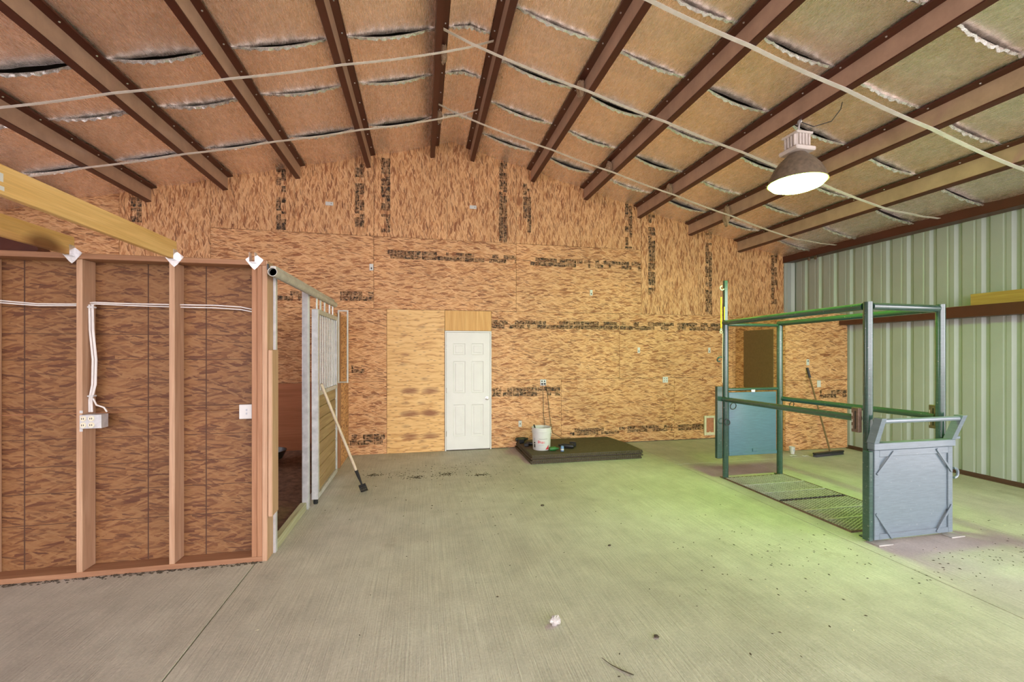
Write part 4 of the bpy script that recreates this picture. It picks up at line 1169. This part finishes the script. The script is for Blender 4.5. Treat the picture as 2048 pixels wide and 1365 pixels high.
MB().lathe([(.07, 3.895), (.10, 3.86), (.165, 3.80), (.225, 3.72), (.262, 3.64), (.278, 3.585), (.284, 3.575), (.284, 3.565), (.275, 3.565), (.255, 3.64), (.215, 3.72), (.155, 3.80), (.09, 3.855), (.06, 3.87)], (lx, ly, 0), 40, closed=True).build('reflector', 'shade', lp, True)
MB().lathe([(.274, 3.572), (.270, 3.56), (.24, 3.527), (.17, 3.500), (.08, 3.488), (0.0, 3.485)], (lx, ly, 0), 40).build('lens', 'lens', lp, True)
MB().tube([(lx + .035, ly, zp(3.998) - .03), (4.16, 3.90, 4.17), (4.28, 3.80, 4.19), (4.33, 3.74, 4.29), (4.34, 3.73, zi(4.34) - .05)], .005, 6).build('power_lead', 'black', lp, True)

# ------------------------------------------------------------------ mud lumps under the roof
def lump(x, y, z, rx, ry, rz, label, seed):
    rr = random.Random(seed); vs = []; fs = []; n, m = 14, 9
    for j in range(m + 1):
        ph = PI * j / m
        for i in range(n):
            t = 2 * PI * i / n; k = 1 + rr.uniform(-.16, .16)
            vs.append((x + rx * k * math.sin(ph) * math.cos(t), y + ry * k * math.sin(ph) * math.sin(t), z + rz * k * math.cos(ph)))
    for j in range(m):
        for i in range(n):
            fs.append((j * n + i, j * n + (i + 1) % n, (j + 1) * n + (i + 1) % n, (j + 1) * n + i))
    tag(MB().add(vs, fs).build('mud_nest', 'nest', None, False), label, 'nest', 'mud nests on the purlins')
lump(.235, 5.02, zp(.2) + .10, .045, .06, .11, 'tan mud nest on the left ridge purlin, nearer the camera', 1)
lump(.235, 6.36, zp(.2) + .09, .045, .06, .09, 'tan mud nest on the left ridge purlin, nearer the back wall', 2)
lump(1.865, 4.90, zp(1.9) + .10, .05, .06, .10, 'tan mud nest on the second purlin right of the ridge', 3)
lump(2.88, 6.33, zp(2.92) + .09, .05, .06, .09, 'tan mud nest on the third purlin right of the ridge', 4)
lump(3.955, 6.36, zp(4.0) + .10, .05, .06, .10, 'tan mud nest on the fourth purlin right of the ridge', 5)
lump(5.05, 6.40, zp(5.08) + .03, .05, .07, .17, 'long dirty hanging nest on the fifth purlin right of the ridge', 6)

# ------------------------------------------------------------------ scraps on the floor
def clump(name, x, y, s, label, mat, seed, flat=.6):
    rr = random.Random(seed); vs = []; fs = []; n, m = 10, 6
    for j in range(m + 1):
        ph = PI * j / m
        for i in range(n):
            t = 2 * PI * i / n; k = 1 + rr.uniform(-.4, .4)
            vs.append((x + s * k * math.sin(ph) * math.cos(t), y + s * .7 * k * math.sin(ph) * math.sin(t), max(.0, s * flat * (1 + k * math.cos(ph)) * .8)))
    for j in range(m):
        for i in range(n): fs.append((j * n + i, j * n + (i + 1) % n, (j + 1) * n + (i + 1) % n, (j + 1) * n + i))
    return tag(MB().add(vs, fs).build(name, mat), label, 'scrap')
clump('crumpled_scrap', .815, 2.60, .034, 'crumpled pale grey scrap on the bare foreground concrete', 'scrap', 3, 1.0)
clump('dirt_clod', 1.38, 2.357, .016, 'small dark clod on the foreground floor right of the pale scrap', 'clod', 4)
clump('dirt_clod', 1.305, 4.62, .018, 'small dark clod on the open floor left of the chute', 'clod', 5)
clump('dirt_clod', 1.62, 3.55, .014, 'small dark clod on the floor midway between scrap and chute', 'clod', 6)
tw = MB().tube([(.985, 2.26, .004), (1.01, 2.20, .006), (1.05, 2.15, .005), (1.085, 2.11, .008), (1.10, 2.105, .004)], [.0012, .002, .003, .0035, .002], 6)
tag(tw.build('twig', 'clod', None, True), 'thin brown twig at the bottom edge of the floor', 'twig')
def litter(name, spots, mat, label, n, seed, smin, smax, flat):
    rr = random.Random(seed); mb = MB()
    for k in range(n):
        cx, cy, sx, sy = spots[k % len(spots)]
        x, y = rr.gauss(cx, sx), rr.gauss(cy, sy)
        if x < -1.05 or x > 7.2 or y > 7.4 or y < 1.3: continue
        if 3.9 < x < 5.0 and 2.95 < y < 5.2: continue
        if 1.5 < x < 3.6 and y > 6.2: continue
        if x > 6.0 and y > 6.2: continue
        s = rr.uniform(smin, smax); a = rr.uniform(0, PI); e = rr.uniform(.3, 1)
        c_, s_ = math.cos(a) * s, math.sin(a) * s
        h = s * flat
        mb.add([(x - c_, y - s_, .0008), (x + s_ * e * .6, y - c_ * e * .6, .0008), (x + c_, y + s_, .0008), (x - s_ * e * .6, y + c_ * e * .6, .0008), (x, y, h + .001)],
               [(0, 1, 4), (1, 2, 4), (2, 3, 4), (3, 0, 4), (3, 2, 1, 0)])
    tag(mb.build(name, mat), label, 'debris', kind='stuff')
piles = [(-.693, 6.26, .1, .1), (-.343, 6.19, .12, .08), (-.09, 6.02, .1, .06), (.34, 6.08, .12, .08), (.79, 5.95, .12, .06), (.165, 6.4, .3, .2), (.6, 6.37, .25, .15), (.0, 6.2, .6, .4)]
litter('dirt_litter', piles, 'clod', 'dark dirt crumbs scattered on the concrete before the door', 300, 11, .003, .016, .4)
piles2 = [(-.09, 6.03, .05, .03), (.34, 6.08, .06, .035), (.80, 5.96, .05, .02), (-.67, 6.25, .05, .03)]
litter('dirt_litter', piles2, 'clod', 'four dense smears of dark dirt on the concrete before the door', 260, 21, .006, .018, .35)
wide = [(1.5, 4.5, 1.8, 1.2), (2.6, 3.2, .9, .6), (3.3, 3.0, .6, .3), (5.5, 2.8, .8, .4), (4.6, 2.7, .5, .15), (.3, 5.2, .8, .6)]
litter('dirt_litter', wide, 'clod', 'fine dark specks strewn over the open concrete floor', 420, 12, .004, .014, .35)
litter('straw_litter', piles + wide + [(-1.12, 5.0, .05, .1)], 'straw', 'pale straw flecks strewn over the concrete floor', 160, 13, .004, .013, .25)
rr = random.Random(5); mb = MB()
for k in range(420):
    x = rr.uniform(-4.0, -1.29); y = SY - .004 - abs(rr.gauss(0, .022)); s = rr.uniform(.004, .016)
    mb.add([(x - s, y, .0005), (x, y - s * .6, .0005), (x + s, y, .0005), (x, min(y + s * .6, SY - .001), .0005), (x, y, s * .6)], [(0, 1, 4), (1, 2, 4), (2, 3, 4), (3, 0, 4)])
tag(mb.build('dirt_litter', 'clod'), 'line of dirt crumbs along the foot of the stall wall', 'debris', kind='stuff')
